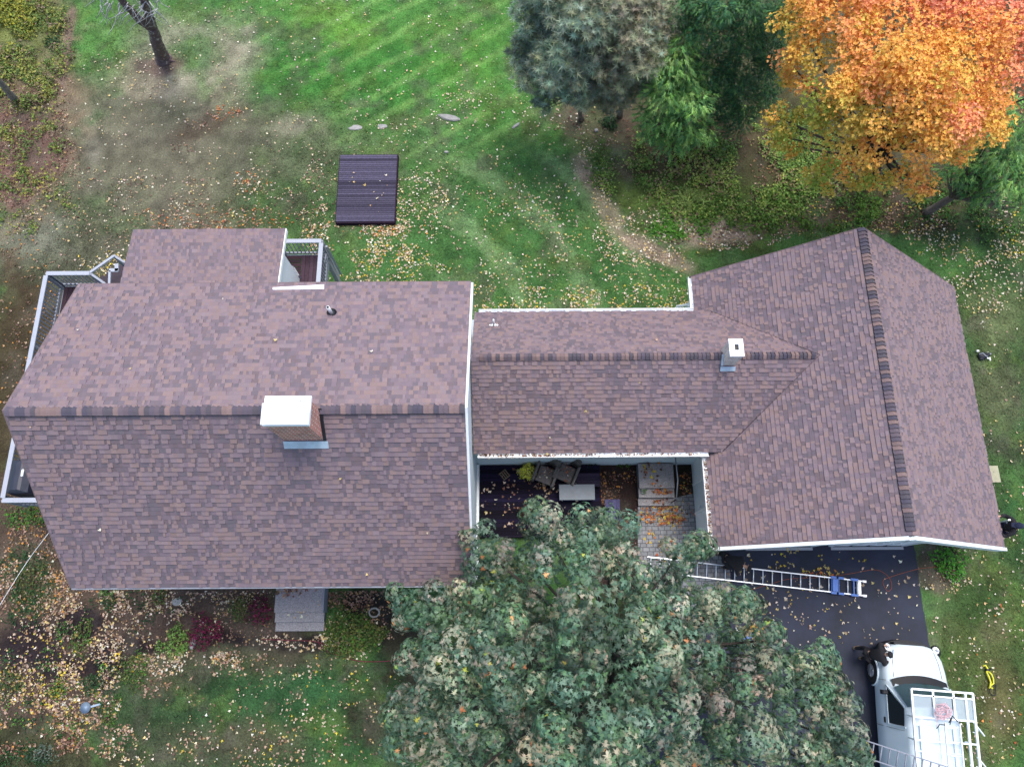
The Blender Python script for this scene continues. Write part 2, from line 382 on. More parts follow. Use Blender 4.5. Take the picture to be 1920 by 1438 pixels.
    for a in ((50, 1220, 75, 60), (150, 1170, 55, 32), (200, 1240, 40, 50), (560, 1210, 130, 22), (240, 1210, 60, 22), (215, 1300, 40, 35), (430, 1210, 60, 26), (760, 1230, 60, 70), (700, 1140, 60, 40), (115, 1250, 60, 30)):
        ell(*a, MULCH, .95, .4)
    ell(430, 1360, 270, 145, lin(62, 82, 54), 1, .12, 0, .10); ell(640, 1330, 150, 110, lin(56, 88, 52), 1, .3); ell(330, 1260, 90, 40, lin(88, 84, 68), .7, .6, -20); ell(500, 1240, 160, 30, lin(92, 88, 72), .7, .6)
    ell(420, 1300, 90, 60, lin(52, 90, 54), .5, .6); ell(560, 1290, 80, 50, lin(50, 92, 58), .5); ell(470, 1390, 120, 40, lin(96, 90, 74), .5, .6); ell(330, 1400, 90, 50, lin(76, 78, 62), .5); ell(0, 1430, 240, 70, lin(66, 66, 48), .95, .3); ell(1120, 1330, 400, 240, lin(62, 60, 48), .9, .2); ell(1110, 270, 60, 60, lin(104, 118, 78), .5, .6)
    # courtyard bed
    ell(1165, 950, 90, 190, lin(58, 46, 44), 1, .15, 0, .1); ell(1300, 900, 60, 80, lin(60, 50, 46), .95, .2)
    pk = fbm(X, Y, .9, 57); mixin(lin(92, 88, 78), sstep(.56, .72, pk) * .45); mixin(lin(92, 118, 58), sstep(.55, .7, fbm(X, Y, .7, 91)) * .4 * sstep(1.05, 1.4, col[..., 1]/col[..., 0])); mixin(lin(46, 92, 56), sstep(.55, .7, fbm(X, Y, .8, 97)) * .2 * sstep(1.05, 1.4, col[..., 1]/col[..., 0]))
    dark = fbm(X, Y, .3, 77); d2 = fbm(X, Y, .75, 79); col *= ((.5 + 1.0 * dark) * (.8 + .4 * d2))[..., None]
    return col
def axis_coords(lo, hi, step, far):
    a = [lo]; s = step
    while a[0] > -far: s *= 1.35; a.insert(0, a[0] - s)
    b = [lo + step * i for i in range(1, int((hi - lo) / step) + 1)]; s = step; c = [b[-1]]
    while c[-1] < far: s *= 1.35; c.append(c[-1] + s)
    return np.array(a + b + c[1:])
gx = axis_coords(-27, 27, .11, 500); gy = axis_coords(-8, 29, .11, 500)
GX, GY = np.meshgrid(gx, gy, indexing='xy')
near = sstep(29, 26, np.abs(GX))
Z = G + (fbm(GX, GY, 2.5, 3) - .5) * .03
gc = ground_color(np.clip(GX, -30, 30), np.clip(GY, -10, 31))
fo = np.clip(np.maximum((np.abs(GX)-26)/4, np.maximum((GY-28)/4, (-7-GY)/4)), 0, 1)[..., None]
fc = np.array(GR)*(.75+.5*fbm(GX, GY, 14, 15))[..., None]*(.8+.4*fbm(GX, GY, 3, 16))[..., None]; gc = gc*(1-fo)+fc*fo
nx, ny = len(gx), len(gy)
idx = np.arange(nx * ny).reshape(ny, nx)
quads = np.stack([idx[:-1, :-1], idx[:-1, 1:], idx[1:, 1:], idx[1:, :-1]], -1).reshape(-1, 4)
MT['ground'] = material('ground', attr=True, rough=.95, nscale=16, namp=.6, bump=1, bscale=40, spec=.1)
g = batch('ground', np.stack([GX, GY, Z], -1).reshape(-1, 3), quads, gc.reshape(-1, 3), MT['ground'], smooth=True)
tag(g, kind='structure')

def ragged(pts, amp=2.2, step=9):
    out = []
    for i in range(len(pts)):
        (x0, y0), (x1, y1) = pts[i], pts[(i+1) % len(pts)]; n = max(1, int(math.hypot(x1-x0, y1-y0)/step))
        for k in range(n): f = k/n; out.append((x0+(x1-x0)*f+random.uniform(-amp, amp)*(k > 0)*.6, y0+(y1-y0)*f+random.uniform(-amp, amp)*(k > 0)*.4))
    return out
def sheet(name, pts, z, mat, th=None):
    """flat paving laid on the ground, photograph outline put at its real place"""
    mb = MB(); mb.prism([tuple(W(u, v, z)[:2]) for u, v in pts], G - .2, z); o = mb.build(name, mat); tag(o, kind='structure'); return o
DZ = G + .035
sheet('driveway', ragged([(1310, 1028), (1500, 1015), (1713, 1018), (1745, 1225), (1762, 1330), (1790, 1520), (1150, 1520), (1230, 1300), (1371, 1130), (1369, 1062), (1352, 1034)]), DZ, MT['asphalt'])

PZ = G + .045
sheet('paved_path', [(1196, 950), (1235, 940), (1300, 925), (1312, 1020), (1318, 1034), (1352, 1036), (1369, 1060), (1371, 1132), (1300, 1180), (1215, 1140), (1196, 1040)], PZ, MT['pavers'])
# ------------------------------------------------------------------ house
house = empty('house', (2, 5, G), 'white clapboard house with brown shingled roofs in three joined wings', 'house')
LITE = [lin(140, 119, 121), lin(136, 118, 123), lin(133, 117, 124), lin(140, 119, 118)]
DARK = [lin(116, 102, 110), lin(113, 102, 112), lin(118, 102, 108), lin(112, 102, 111)]
MIDC = [lin(128, 111, 120), lin(124, 109, 119)]
EXPO = 0.131
def shingled(name, O, U, V, L, S, seed, parent=house, th=.16):
    """one roof slope: every course and tab laid as real thickness on a solid deck"""
    O = np.array(O, float); U = np.array(U, float); U /= np.linalg.norm(U); V = np.array(V, float); V /= np.linalg.norm(V); N = np.cross(U, V)
    if N[2] < 0: N = -N
    rnd = np.random.default_rng(seed); Q = []; Cc = []
    P = lambda u, v, h: O + U*u + V*v + N*h
    nrow = int(math.ceil(S / EXPO)); e = S / nrow
    for r in range(nrow):
        u = -rnd.random() * .3; 
        while u < L:
            wd = rnd.choice([.06, .08, .10, .12, .16]); a = max(u, 0); b = min(u + wd, L); u += wd
            if b - a < .005: continue
            low = mnoise.noise(Vector((a * .9 + seed * 7, r * e * 1.6, seed))) * 1.0 + mnoise.noise(Vector((a * 2.6 - r*e*1.5, r * e * 3.1, seed + 40))) * .7
            x = rnd.random() + low * .42
            c = np.array((LITE if x > .52 else DARK if x < .3 else MIDC)[rnd.integers(0, 4 if not .3 <= x <= .52 else 2)]) * (1 + rnd.normal(0, .05))
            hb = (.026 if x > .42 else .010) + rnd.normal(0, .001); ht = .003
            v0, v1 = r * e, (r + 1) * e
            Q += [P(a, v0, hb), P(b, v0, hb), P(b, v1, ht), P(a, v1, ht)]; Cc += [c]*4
            Q += [P(a, v0, -.001), P(b, v0, -.001), P(b, v0 - .001, hb), P(a, v0 - .001, hb)]; Cc += [c*(.34 if x > .42 else .8)]*4  # butt and side faces coloured darker, shadow lines of the courses painted in
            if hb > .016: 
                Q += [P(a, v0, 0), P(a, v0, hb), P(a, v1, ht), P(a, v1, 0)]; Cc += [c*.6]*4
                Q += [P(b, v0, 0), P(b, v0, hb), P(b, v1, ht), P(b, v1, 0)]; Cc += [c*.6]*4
    # solid deck under the shingles, with its edges
    k = [P(0, 0, 0), P(L, 0, 0), P(L, S, 0), P(0, S, 0), P(0, 0, -th), P(L, 0, -th), P(L, S, -th), P(0, S, -th)]
    for f in ((0,1,2,3),(7,6,5,4),(0,4,5,1),(1,5,6,2),(2,6,7,3),(3,7,4,0)):
        Q += [k[i] for i in f]; Cc += [np.array(lin(110, 95, 98))]*4
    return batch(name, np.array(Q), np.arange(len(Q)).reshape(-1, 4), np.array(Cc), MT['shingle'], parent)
def ridge(name, A, B, s1, s2, seed, expo=.117, half=.15, parent=house, cols=None):
    """overlapping bent cap shingles; s1, s2: slopes (rise per metre) of the two sides"""
    A = Vector(A); B = Vector(B); d = (B - A).normalized(); x = Vector((d.y, -d.x, 0)).normalized(); n = int((B - A).length / expo)
    rnd = np.random.default_rng(seed); mb = MB()
    prof = []
    for t in (-1, -.75, -.45, -.2, 0, .2, .45, .75, 1):
        sl = s1 if t < 0 else s2; w_ = half * math.cos(math.atan(sl)); dz = -abs(t) * w_ * sl; rnd_top = .028 - .03 * max(0, .35 - abs(t))
        prof.append((t * w_, dz + rnd_top))
    for i in range(n):
        c = np.array([lin(128, 108, 108), lin(92, 84, 98), lin(78, 74, 90), lin(104, 92, 102), lin(86, 80, 90), lin(136, 114, 112)][rnd.integers(0, 6)]) * (1 + rnd.normal(0, .05)); c = tuple(c)
        p0 = A + d * (i * expo); p1 = p0 + d * (expo + .004)
        vs = [p0 + x*px + Vector((0, 0, pz)) for px, pz in prof] + [p1 + x*px + Vector((0, 0, pz + .032)) for px, pz in prof] + [p1 + x*px + Vector((0, 0, pz - .01)) for px, pz in prof]
        m = len(prof)
        mb.add(vs, [(j, j+1, m+j+1, m+j) for j in range(m-1)], c); mb.add(vs, [(m+j, m+j+1, 2*m+j+1, 2*m+j) for j in range(m-1)], tuple(k*.12 for k in c))  # cap ends near black, edges darker: shade between caps put into the colour
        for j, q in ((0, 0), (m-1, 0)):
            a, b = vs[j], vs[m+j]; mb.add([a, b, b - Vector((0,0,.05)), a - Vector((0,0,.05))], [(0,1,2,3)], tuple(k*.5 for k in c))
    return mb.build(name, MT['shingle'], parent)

# main wing (numbers from the camera fit)
MX0, MX1, MYF, MYR, MYB, MZF, MZB, MZR = -11.52, -1.053, .609, 4.382, 8.352, 5.003, 6.914, 8.802
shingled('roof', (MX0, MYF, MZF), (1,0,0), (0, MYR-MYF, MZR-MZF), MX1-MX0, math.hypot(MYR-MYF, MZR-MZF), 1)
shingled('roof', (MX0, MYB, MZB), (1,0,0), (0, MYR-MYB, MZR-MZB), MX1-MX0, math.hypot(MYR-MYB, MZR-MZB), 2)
ridge('ridge_cap', (MX1+.0, MYR, MZR+.01), (MX0, MYR, MZR+.01), -(-(MZR-MZB)/(MYB-MYR)), (MZR-MZF)/(MYR-MYF), 3)
def wall_poly(x0, x1, yf, yb, zf, zb, yr, zr, name='wall'):
    """gabled body: walls up to the roof underside"""
    mb = MB(); pr = [(yf, G-.2), (yb, G-.2), (yb, zb), (yr, zr), (yf, zf)]
    vs = [(x0, y, z) for y, z in pr] + [(x1, y, z) for y, z in pr]
    mb.add(vs, [(0,1,2,3,4), (9,8,7,6,5), (0,5,6,1), (1,6,7,2), (2,7,8,3), (3,8,9,4), (4,9,5,0)])
    return mb.build(name, MT['siding'], house)
sf = (MZR-MZF)/(MYR-MYF); sb = (MZR-MZB)/(MYB-MYR)
wi = .28; th = .2
wall_poly(MX0+.3, MX1-.16, MYF+wi, MYB-wi, MZF+wi*sf-.28, MZB+wi*sb-.22, MYR, MZR-.3)
# siding courses on the visible right gable wall and its corner board
mb = MB()
for i in range(44):
    z = G + .3 + i*.18
    yf = max(MYF+wi, MYF + (z+.35-MZF)/sf) if z > MZF else MYF+wi
    yb = min(MYB-wi, MYB - (z+.3-MZB)/sb) if z > MZB-.2 else MYB-wi
    if yb - yf < .3 or z > MZR-.5: break
    mb.add([(MX1-.16, yf+.02, z+.18), (MX1-.16, yb-.02, z+.18), (MX1-.138, yb-.02, z), (MX1-.138, yf+.02, z), (MX1-.16, yf+.02, z), (MX1-.16, yb-.02, z)], [(0,1,2,3), (3,2,5,4)])
mb.build('clapboards', MT['siding'], house)
# rake boards (white strip down the right edge, both slopes)
for (xa, xb) in ((MX1+.002, MX1+.06), (MX0-.05, MX0-.002)):
    mb = MB()
    for (y0, z0, y1, z1) in ((MYF, MZF, MYR, MZR), (MYB, MZB, MYR, MZR)):
        vs = []
        for x in (xa, xb):
            for (y, z) in ((y0, z0), (y1, z1)): vs += [(x, y, z-.02), (x, y, z-.26)]
        mb.add(vs, [(0,1,3,2), (4,6,7,5), (0,2,6,4), (1,5,7,3), (0,4,5,1), (2,3,7,6)])
    mb.build('rake_board', MT['trim'] if xa > -5 else MT['browntrim'], house)
mb = MB(); mb.bar((MX0, MYF-.03, MZF-.12), (MX1, MYF-.03, MZF-.12), .04, .2); mb.build('fascia', MT['greyalu'], house)
mb = MB(); mb.bar((MX0, MYB+.02, MZB-.1), (MX1, MYB+.02, MZB-.1), .04, .18); mb.build('fascia', MT['browntrim'], house)
# white metal flashing lying across the back eave
def on_back(u, v, h=.03):
    p = ground_hit(u, v, MYB, MZB, MYR, MZR); return (p[0], p[1], p[2] + h)
mb = MB(); q = [on_back(512, 540), on_back(608, 534.5), on_back(608, 543), on_back(512, 544)]
mb.add(q + [(a, b, c-.026) for a, b, c in q], [(3,2,1,0), (4,5,6,7), (0,1,5,4), (1,2,6,5), (2,3,7,6), (3,0,4,7)]); mb.build('flashing', MT['cap'], house)

# right wing
RXL, RXM, RXR, RYF, RYB, RZL, RZR, RZQ = 6.01, 10.236, 15.266, 1.731, 10.506, 2.5615, 5.819, 1.612
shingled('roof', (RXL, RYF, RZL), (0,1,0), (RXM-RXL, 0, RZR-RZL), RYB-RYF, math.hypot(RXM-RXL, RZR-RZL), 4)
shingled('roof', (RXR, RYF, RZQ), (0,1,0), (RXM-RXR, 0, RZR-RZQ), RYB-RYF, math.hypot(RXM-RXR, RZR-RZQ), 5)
sl_l = (RZR-RZL)/(RXM-RXL); sl_r = (RZR-RZQ)/(RXR-RXM)
ridge('ridge_cap', (RXM, RYB, RZR+.01), (RXM, RYF, RZR+.01), sl_r, sl_l, 6, half=.17)
mb = MB(); wl = .26
pr = [(RXL+wl, G-.2), (RXR-wl, G-.2), (RXR-wl, RZQ+wl*sl_r-.2), (RXM, RZR-.25), (RXL+wl, RZL+wl*sl_l-.2)]
vs = [(x, RYF+.3, z) for x, z in pr] + [(x, RYB-.2, z) for x, z in pr]
mb.add(vs, [(4,3,2,1,0), (5,6,7,8,9), (0,1,6,5), (1,2,7,6), (2,3,8,7), (3,4,9,8), (4,0,5,9)])
mb.build('wall', MT['white'], house)
# rake boards of the front gable, and soffit
mb = MB()
for (x0, z0, x1, z1) in ((RXL, RZL, RXM, RZR), (RXR, RZQ, RXM, RZR)):
    for (yy, ww) in ((RYF-.06, .10), ):
        mb.bar((x0, yy, z0-.17), (x1, yy, z1-.17), ww, .30, up=(0, 0, 1))
    mb.add([(x0, RYF-.01, z0-.2), (x1, RYF-.01, z1-.2), (x1, RYF+.3, z1-.2), (x0, RYF+.3, z0-.2)], [(0,1,2,3)])
mb.build('rake_board', MT['white'], house)
mb = MB()
for (x0, z0, x1, z1) in ((RXL, RZL, RXM, RZR), (RXR, RZQ, RXM, RZR)): mb.bar((x0, RYB+.02, z0-.12), (x1, RYB+.02, z1-.12), .02, .2)
mb.build('rake_board', MT['browntrim'], house)
# garage doors, recessed with frames, on the front gable
for (u0, u1) in ((1400, 1520), (1560, 1690)):
    x0 = W(u0, 1030, G)[0]; x1 = W(u1, 1030, G)[0]; yy = RYF+.3
    dr = MB(); dr.box((x0, yy-.05, G), (x1, yy-.01, G+2.1)); gd = dr.build('garage_door', MT['siding'], house)
    for k in range(4):
        pn = MB()
        for j in range(4):
            ww = (x1-x0)/4; pn.box((x0+ww*j+.08, yy-.075, G+.1+k*.5), (x0+ww*j+ww-.08, yy-.052, G+.5+k*.5))
        pn.build('door_panel', MT['white'], gd)
    fr = MB(); fr.box((x0-.12, yy-.09, G), (x0-.002, yy-.01, G+2.1)); fr.box((x1+.002, yy-.09, G), (x1+.12, yy-.01, G+2.1)); fr.box((x0-.12, yy-.09, G+2.102), (x1+.12, yy-.01, G+2.24)); fr.build('door_frame', MT['trim'], gd)
    ap = MB(); ap.box((x0-.05, yy-.2, DZ-.1), (x1+.05, yy-.1, DZ+.02)); ap.build('door_threshold', MT['concrete'], house)
# side door and board seams on the courtyard wall of the right wing
xw = RXL+wl
sdr = MB(); sdr.box((xw-.03, 3.1, G+.15), (xw-.002, 4.0, 2.0)); sd_ = sdr.build('side_door', MT['siding'], house)
m2 = MB(); m2.box((xw-.05, 3.02, G+.15), (xw-.004, 3.095, 2.08)); m2.box((xw-.05, 4.005, G+.15), (xw-.004, 4.08, 2.08)); m2.box((xw-.05, 3.02, 2.083), (xw-.004, 4.08, 2.16)); m2.build('door_frame', MT['white'], sd_)
m2 = MB(); m2.ell((xw-.07, 3.18, .55), (.03, .03, .03)); m2.build('door_handle', MT['chrome'], sd_)
# wall lamps on the gable
def lamp(u, v, z, name):
    p = W(u, v, z); m2 = MB(); yy = RYF+.28
    m2.box((p[0]-.05, yy-.04, z-.05), (p[0]+.05, yy, z+.2)); m2.bar((p[0], yy, z+.15), (p[0], yy-.22, z+.12), .02, .02)
    m2.tube([(p[0], yy-.22, z+.12), (p[0], yy-.22, z+.06)], [.02, .075], 6); m2.tube([(p[0], yy-.22, z-.14), (p[0], yy-.22, z-.18)], [.06, .05], 6)
    for k in range(6):
        a = k*math.pi/3; m2.bar((p[0]+.065*math.cos(a), yy-.22+.065*math.sin(a), z+.06), (p[0]+.055*math.cos(a), yy-.22+.055*math.sin(a), z-.14), .01, .01)
    o = m2.build(name, MT['greyalu'], house)
    m3 = MB(); m3.tube([(p[0], yy-.22, z+.05), (p[0], yy-.22, z-.13)], .045, 8); m3.build('lamp_glass', MT['cap'], o)
lamp(1377, 1031, 1.4, 'wall_lamp'); lamp(1806, 1021, 1.2, 'wall_lamp')
m2 = MB(); p = W(1708, 1016, 4.0); m2.prism([(p[0]+.26*math.cos(a), RYF+.1+.16*math.sin(a)) for a in [k*math.pi/4+.39 for k in range(8)]], 4.35, 4.42); m2.box((p[0]-.08, RYF+.05, 4.42), (p[0]+.08, RYF+.29, 4.6)); m2.build('flood_light', MT['alu'], house)

# openings in the front wall of the main wing
wy = MYF+wi
for (xc, zc, ww, hh) in ((-10.2, .9, .9, 1.4), (-8.6, .9, .9, 1.4), (-4.6, .9, .9, 1.4), (-2.6, .9, .9, 1.4), (-9.4, 3.4, .9, 1.2), (-6.9, 3.4, .9, 1.2), (-3.6, 3.4, .9, 1.2)):
    f_ = MB(); f_.box((xc-ww/2-.08, wy-.05, zc-.08), (xc-ww/2, wy-.002, zc+hh+.08)); f_.box((xc+ww/2, wy-.05, zc-.08), (xc+ww/2+.08, wy-.002, zc+hh+.08))
    for z_ in (zc-.08, zc+hh/2-.03, zc+hh+.001): f_.box((xc-ww/2+.001, wy-.048, z_), (xc+ww/2-.001, wy-.002, z_+.078))
    wn = f_.build('window', MT['white'], house); p_ = MB(); p_.box((xc-ww/2+.001, wy-.02, zc), (xc+ww/2-.001, wy-.003, zc+hh)); p_.build('pane', MT['glass'], wn)
f_ = MB(); f_.box((-7.45, wy-.05, .03), (-6.45, wy-.003, 2.15)); fd = f_.build('front_door', MT['red'], house); f_ = MB(); f_.ell((-6.55, wy-.08, 1.05), (.035, .035, .035)); f_.build('door_handle', MT['chrome'], fd)
# middle wing
CYF, CYR, CYB, CZ, CZR = 4.53, 6.961, 9.155, 2.8713, 4.81
cx0 = MX1-.1; cxr = RXL + (CZR-RZL)/sl_l
cxe = cxr + .05
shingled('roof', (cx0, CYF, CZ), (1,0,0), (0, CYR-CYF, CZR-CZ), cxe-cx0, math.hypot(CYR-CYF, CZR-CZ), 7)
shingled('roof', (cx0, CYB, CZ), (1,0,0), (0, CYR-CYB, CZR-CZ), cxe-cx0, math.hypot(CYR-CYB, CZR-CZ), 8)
cs = (CZR-CZ)/(CYR-CYF)
ridge('ridge_cap', (cxr-.12, CYR, CZR+.01), (MX1+.04, CYR, CZR+.01), (CZR-CZ)/(CYB-CYR), cs, 9, half=.14)
mb = MB(); pr = [(CYF+.25, G-.2), (CYB-.25, G-.2), (CYB-.25, CZ), (CYR, CZR-.22), (CYF+.25, CZ)]
vs = [(MX1-.2, y, z) for y, z in pr] + [(RXL+.6, y, z) for y, z in pr]
mb.add(vs, [(0,1,2,3,4), (9,8,7,6,5), (0,5,6,1), (1,6,7,2), (2,7,8,3), (3,8,9,4), (4,9,5,0)]); mb.build('wall', MT['siding'], house)
mb = MB()
for i in range(17): mb.add([(MX1-.1, CYF+.25, G+.3+.17*i+.17), (RXL+.26, CYF+.25, G+.3+.17*i+.17), (RXL+.26, CYF+.232, G+.3+.17*i), (MX1-.1, CYF+.232, G+.3+.17*i)], [(0,1,2,3)])
mb.build('clapboards', MT['siding'], house)
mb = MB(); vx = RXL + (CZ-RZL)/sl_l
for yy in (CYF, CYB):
    mb.tube([(cxr, CYR, CZR+.028), ((cxr+vx)/2, (CYR+yy)/2, (CZR+CZ)/2+.024), (vx, yy, CZ+.022)], .012, 5, lin(92, 80, 88))  # dark tube added along each valley cut, its shadow put into the colour
mb.build('valley_shadow_line', MT['shingle'], house)
def gutter(name, A, B, side, w_=.12, leavesn=0):
    """U-shaped gutter; side: unit vector pointing away from the roof"""
    A = Vector(A); B = Vector(B); s_ = Vector(side); mb = MB(); pr = [(0, 0), (0, -.11), (w_, -.11), (w_, .0), (w_+.012, .0), (w_+.012, -.122), (-.008, -.122), (-.008, 0)]
    vs = [p + s_*a + Vector((0, 0, b)) for p in (A, B) for a, b in pr]; n = len(pr)
    mb.add(vs, [(i, (i+1) % n, n+(i+1) % n, n+i) for i in range(n)] + [tuple(range(n)), tuple(range(2*n-1, n-1, -1))])
    m = int((B-A).length/.6)
    for i in range(m): c = A.lerp(B, (i+.5)/m); mb.box(c + s_*0 + Vector((-.012, -.012, -.02)) , c + s_*w_ + Vector((.012, .012, -.005)))
    return mb.build(name, MT['cap'], house)
gut1 = gutter('gutter', (MX1+.02, CYF-.0, CZ+.01), (RXL-.0, CYF-.0, CZ+.01), (0, -1, 0))
gutter('gutter', (MX1+.02, CYB, CZ+.01), (RXL-.1, CYB, CZ+.01), (0, 1, 0), .09)
gutter('gutter', (RXL, RYF, RZL+.0), (RXL, CYF-.1, RZL+.0), (-1, 0, 0), .13)
gutter('gutter', (RXL, CYB+.12, RZL+.0), (RXL, RYB, RZL+.0), (-1, 0, 0), .1)
mb = MB(); mb.tube([(RXL-.05, CYB+.3, RZL-.1), (RXL-.05, CYB+.55, 2.1), (RXL-.3, CYB+.7, 1.6), (RXL-.35, CYB+.8, G)], .05, 6)
mb.box((RXL-.45, CYB+.2, 1.7), (RXL-.15, CYB+.3, 2.3)); mb.build('downspout', MT['cap'], house)
# corner trim along the wall foot of the main wing
mb = MB(); mb.box((MX1-.135, MYF+wi+.02, -.12), (MX1-.05, CYF+.2, .06)); mb.build('wall_trim', MT['trim'], house)

# rear sun room with a low shed roof
SE = 4.1
sl0 = W(250, 430, SE); sr0 = W(535, 430, SE)
SX0, SX1, SYB = sl0[0], sr0[0], (sl0[1]+sr0[1])/2; SYF = MYB-.35; SZF = SE + (SYB-SYF)*.125
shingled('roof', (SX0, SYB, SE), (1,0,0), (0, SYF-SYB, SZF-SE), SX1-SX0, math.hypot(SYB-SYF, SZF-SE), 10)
mb = MB(); mb.bar((SX1+.02, SYB, SE-.08), (SX1+.02, SYF, SZF-.08), .03, .16); mb.build('rake_board', MT['cap'], house)
DKZ = 1.9                                                     # rear deck floor
a = W(524, 468, DKZ); b = W(553, 508, DKZ); c = W(562, 523, DKZ)
a[1] = min(a[1], SYB-.12)
poly = [(SX0+.2, SYB-.12), (a[0]-.3, SYB-.12), (a[0], a[1]), (b[0], b[1]), (c[0], c[1]), (c[0], MYB-.4), (SX0+.2, MYB-.4)]
top = SE - .18
mb = MB(); mb.prism([(p[0], p[1]) for p in poly], G-.2, SE-.12); mb.build('wall', MT['white'], house)
mb = MB()
for (p, q2) in ((a, b), (b, c)):
    dd = np.array(q2)-np.array(p); nn = np.array([dd[1], -dd[0], 0]); nn /= np.linalg.norm(nn)
    if nn[0] < 0: nn = -nn
    mb.bar(p+nn*.03+[0,0,.12], q2+nn*.03+[0,0,.12], .05, .22)
mb.build('base_board', MT['rail'], house)

# chimneys
def uvbox(name, x0, x1, y0, y1, z0, z1, mat, parent):
    me = bpy.data.meshes.new(name); off = Vector((0,0,0)); p = parent
    while p: off += Vector(p.location); p = p.parent
    vs = [(x0,y0,z0),(x1,y0,z0),(x1,y1,z0),(x0,y1,z0),(x0,y0,z1),(x1,y0,z1),(x1,y1,z1),(x0,y1,z1)]
    fs = [(3,2,1,0),(4,5,6,7),(0,1,5,4),(1,2,6,5),(2,3,7,6),(3,0,4,7)]
    me.from_pydata([tuple(Vector(v)-off) for v in vs], [], fs); uv = me.uv_layers.new(name='UVMap')
    for pl in me.polygons:
        for li in pl.loop_indices:
            co = Vector(vs[me.loops[li].vertex_index]); n = pl.normal
            uv.data[li].uv = (co.y if abs(n.x) > .5 else co.x, co.z if abs(n.z) < .5 else co.y)
    return link(name, me, mat, parent)
c1x0, c1x1, c1y0, c1y1 = -5.28, -4.36, 3.78, 4.36
CT = 9.62
ch = uvbox('chimney', c1x0, c1x1, c1y0, c1y1, 6.5, CT, MT['brick'], house)
mb = MB(); mb.box((c1x0-.02, c1y0-.02, CT), (c1x1+.06, c1y1+.06, CT+.1), bev=.01); mb.build('crown', MT['cap'], ch)
mb = MB(); p0 = W(487, 796, CT+.42); p1 = W(577, 797, CT+.42); p2 = W(576, 755, CT+.42)
mb.box((p0[0], p0[1], CT+.36), (p1[0], p2[1], CT+.42), bev=.02)
for (xx, yy) in ((c1x0+.1, c1y0+.1), (c1x1-.1, c1y0+.1), (c1x1-.1, c1y1-.1), (c1x0+.1, c1y1-.1)): mb.box((xx-.02, yy-.02, CT+.1), (xx+.02, yy+.02, CT+.36))
mb.box((c1x0+.05, c1y0+.05, CT+.1), (c1x1-.05, c1y1-.05, CT+.3))
mb.build('chimney_cap', MT['cap'], ch)
def slopebox(x0, x1, ya, yb, off0=.03, off1=.05, fn=None):
    vs = []
    for h in (off0, off1):
        for (x, y) in ((x0, ya), (x1, ya), (x1, yb), (x0, yb)): vs.append((x, y, fn(y)+h))
    return vs, [(3,2,1,0),(4,5,6,7),(0,1,5,4),(1,2,6,5),(2,3,7,6),(3,0,4,7)]
mf = lambda y: MZF+(y-MYF)*sf; cf = lambda y: CZ+(y-CYF)*cs
mb = MB(); mb.add(*slopebox(c1x0-.02, c1x1+.1, c1y0-.17, c1y0-.03, fn=mf)); mb.build('flashing', MT['flash'], ch)
mb = MB(); mb.add(*slopebox(c1x1+.0, c1x1+.07, c1y0-.02, c1y1+.0, .03, .09, fn=mf)); mb.build('step_flashing', MT['plastic'], ch)
c2x0, c2x1, c2y0, c2y1 = 6.14, 6.50, 6.72, 7.20
ch2 = uvbox('chimney', c2x0, c2x1, c2y0, c2y1, 3.6, 5.42, MT['brick2'], house)
mb = MB(); fx0, fx1, fy0, fy1 = c2x0-.02, c2x1+.02, c2y0-.02, c2y1+.02; hx0, hx1, hy0, hy1 = 6.27, 6.39, 6.88, 7.06
zt = 5.50
for (a_, b_) in (((fx0, fy0), (fx1, hy0)), ((fx0, hy1), (fx1, fy1)), ((fx0, hy0+.001), (hx0, hy1-.001)), ((hx1, hy0+.001), (fx1, hy1-.001))): mb.box((a_[0], a_[1], 5.421), (b_[0], b_[1], zt))
mb.build('crown', MT['cap'], ch2)
mb = MB(); mb.box((hx0, hy0, 5.421), (hx1, hy1, 5.43)); mb.build('flue_opening', MT['black'], ch2)
mb = MB(); mb.add(*slopebox(c2x0-.06, c2x1+.02, c2y0-.15, c2y0-.04, fn=cf)); mb.build('flashing', MT['flash'], ch2)
mb = MB(); mb.add(*slopebox(c2x0-.06, c2x0-.005, c2y0-.03, c2y0+.25, .02, .1, fn=cf)); mb.build('step_flashing', MT['flash'], ch2)
# vent pipes
p = on_back(622, 588, 0)
mb = MB(); mb.tube([p, (p[0], p[1], p[2]+.42)], .045, 12); v1 = mb.build('vent_pipe', MT['pvc'], house)
mb = MB(); mb.tube([(p[0], p[1], p[2]+.01), (p[0], p[1], p[2]+.07)], [.14, .06], 14); mb.build('pipe_boot', MT['plastic'], v1)
mb = MB(); mb.tube([(p[0], p[1], p[2]+.421), (p[0], p[1], p[2]+.425)], .03, 12); mb.build('pipe_opening', MT['black'], v1)
p = ground_hit(926, 611, CYB, CZ, CYR, CZR)
mb = MB(); mb.tube([p, (p[0], p[1], p[2]+.5)], .03, 10); v2 = mb.build('vent_pipe', MT['pvc'], house)
mb = MB(); mb.tube([(p[0], p[1], p[2]+.03), (p[0], p[1], p[2]+.06)], [.09, .04], 14); mb.bar((p[0]-.13, p[1], p[2]+.06), (p[0]+.13, p[1], p[2]+.06), .03, .02); mb.build('pipe_boot', MT['alu'], v2)

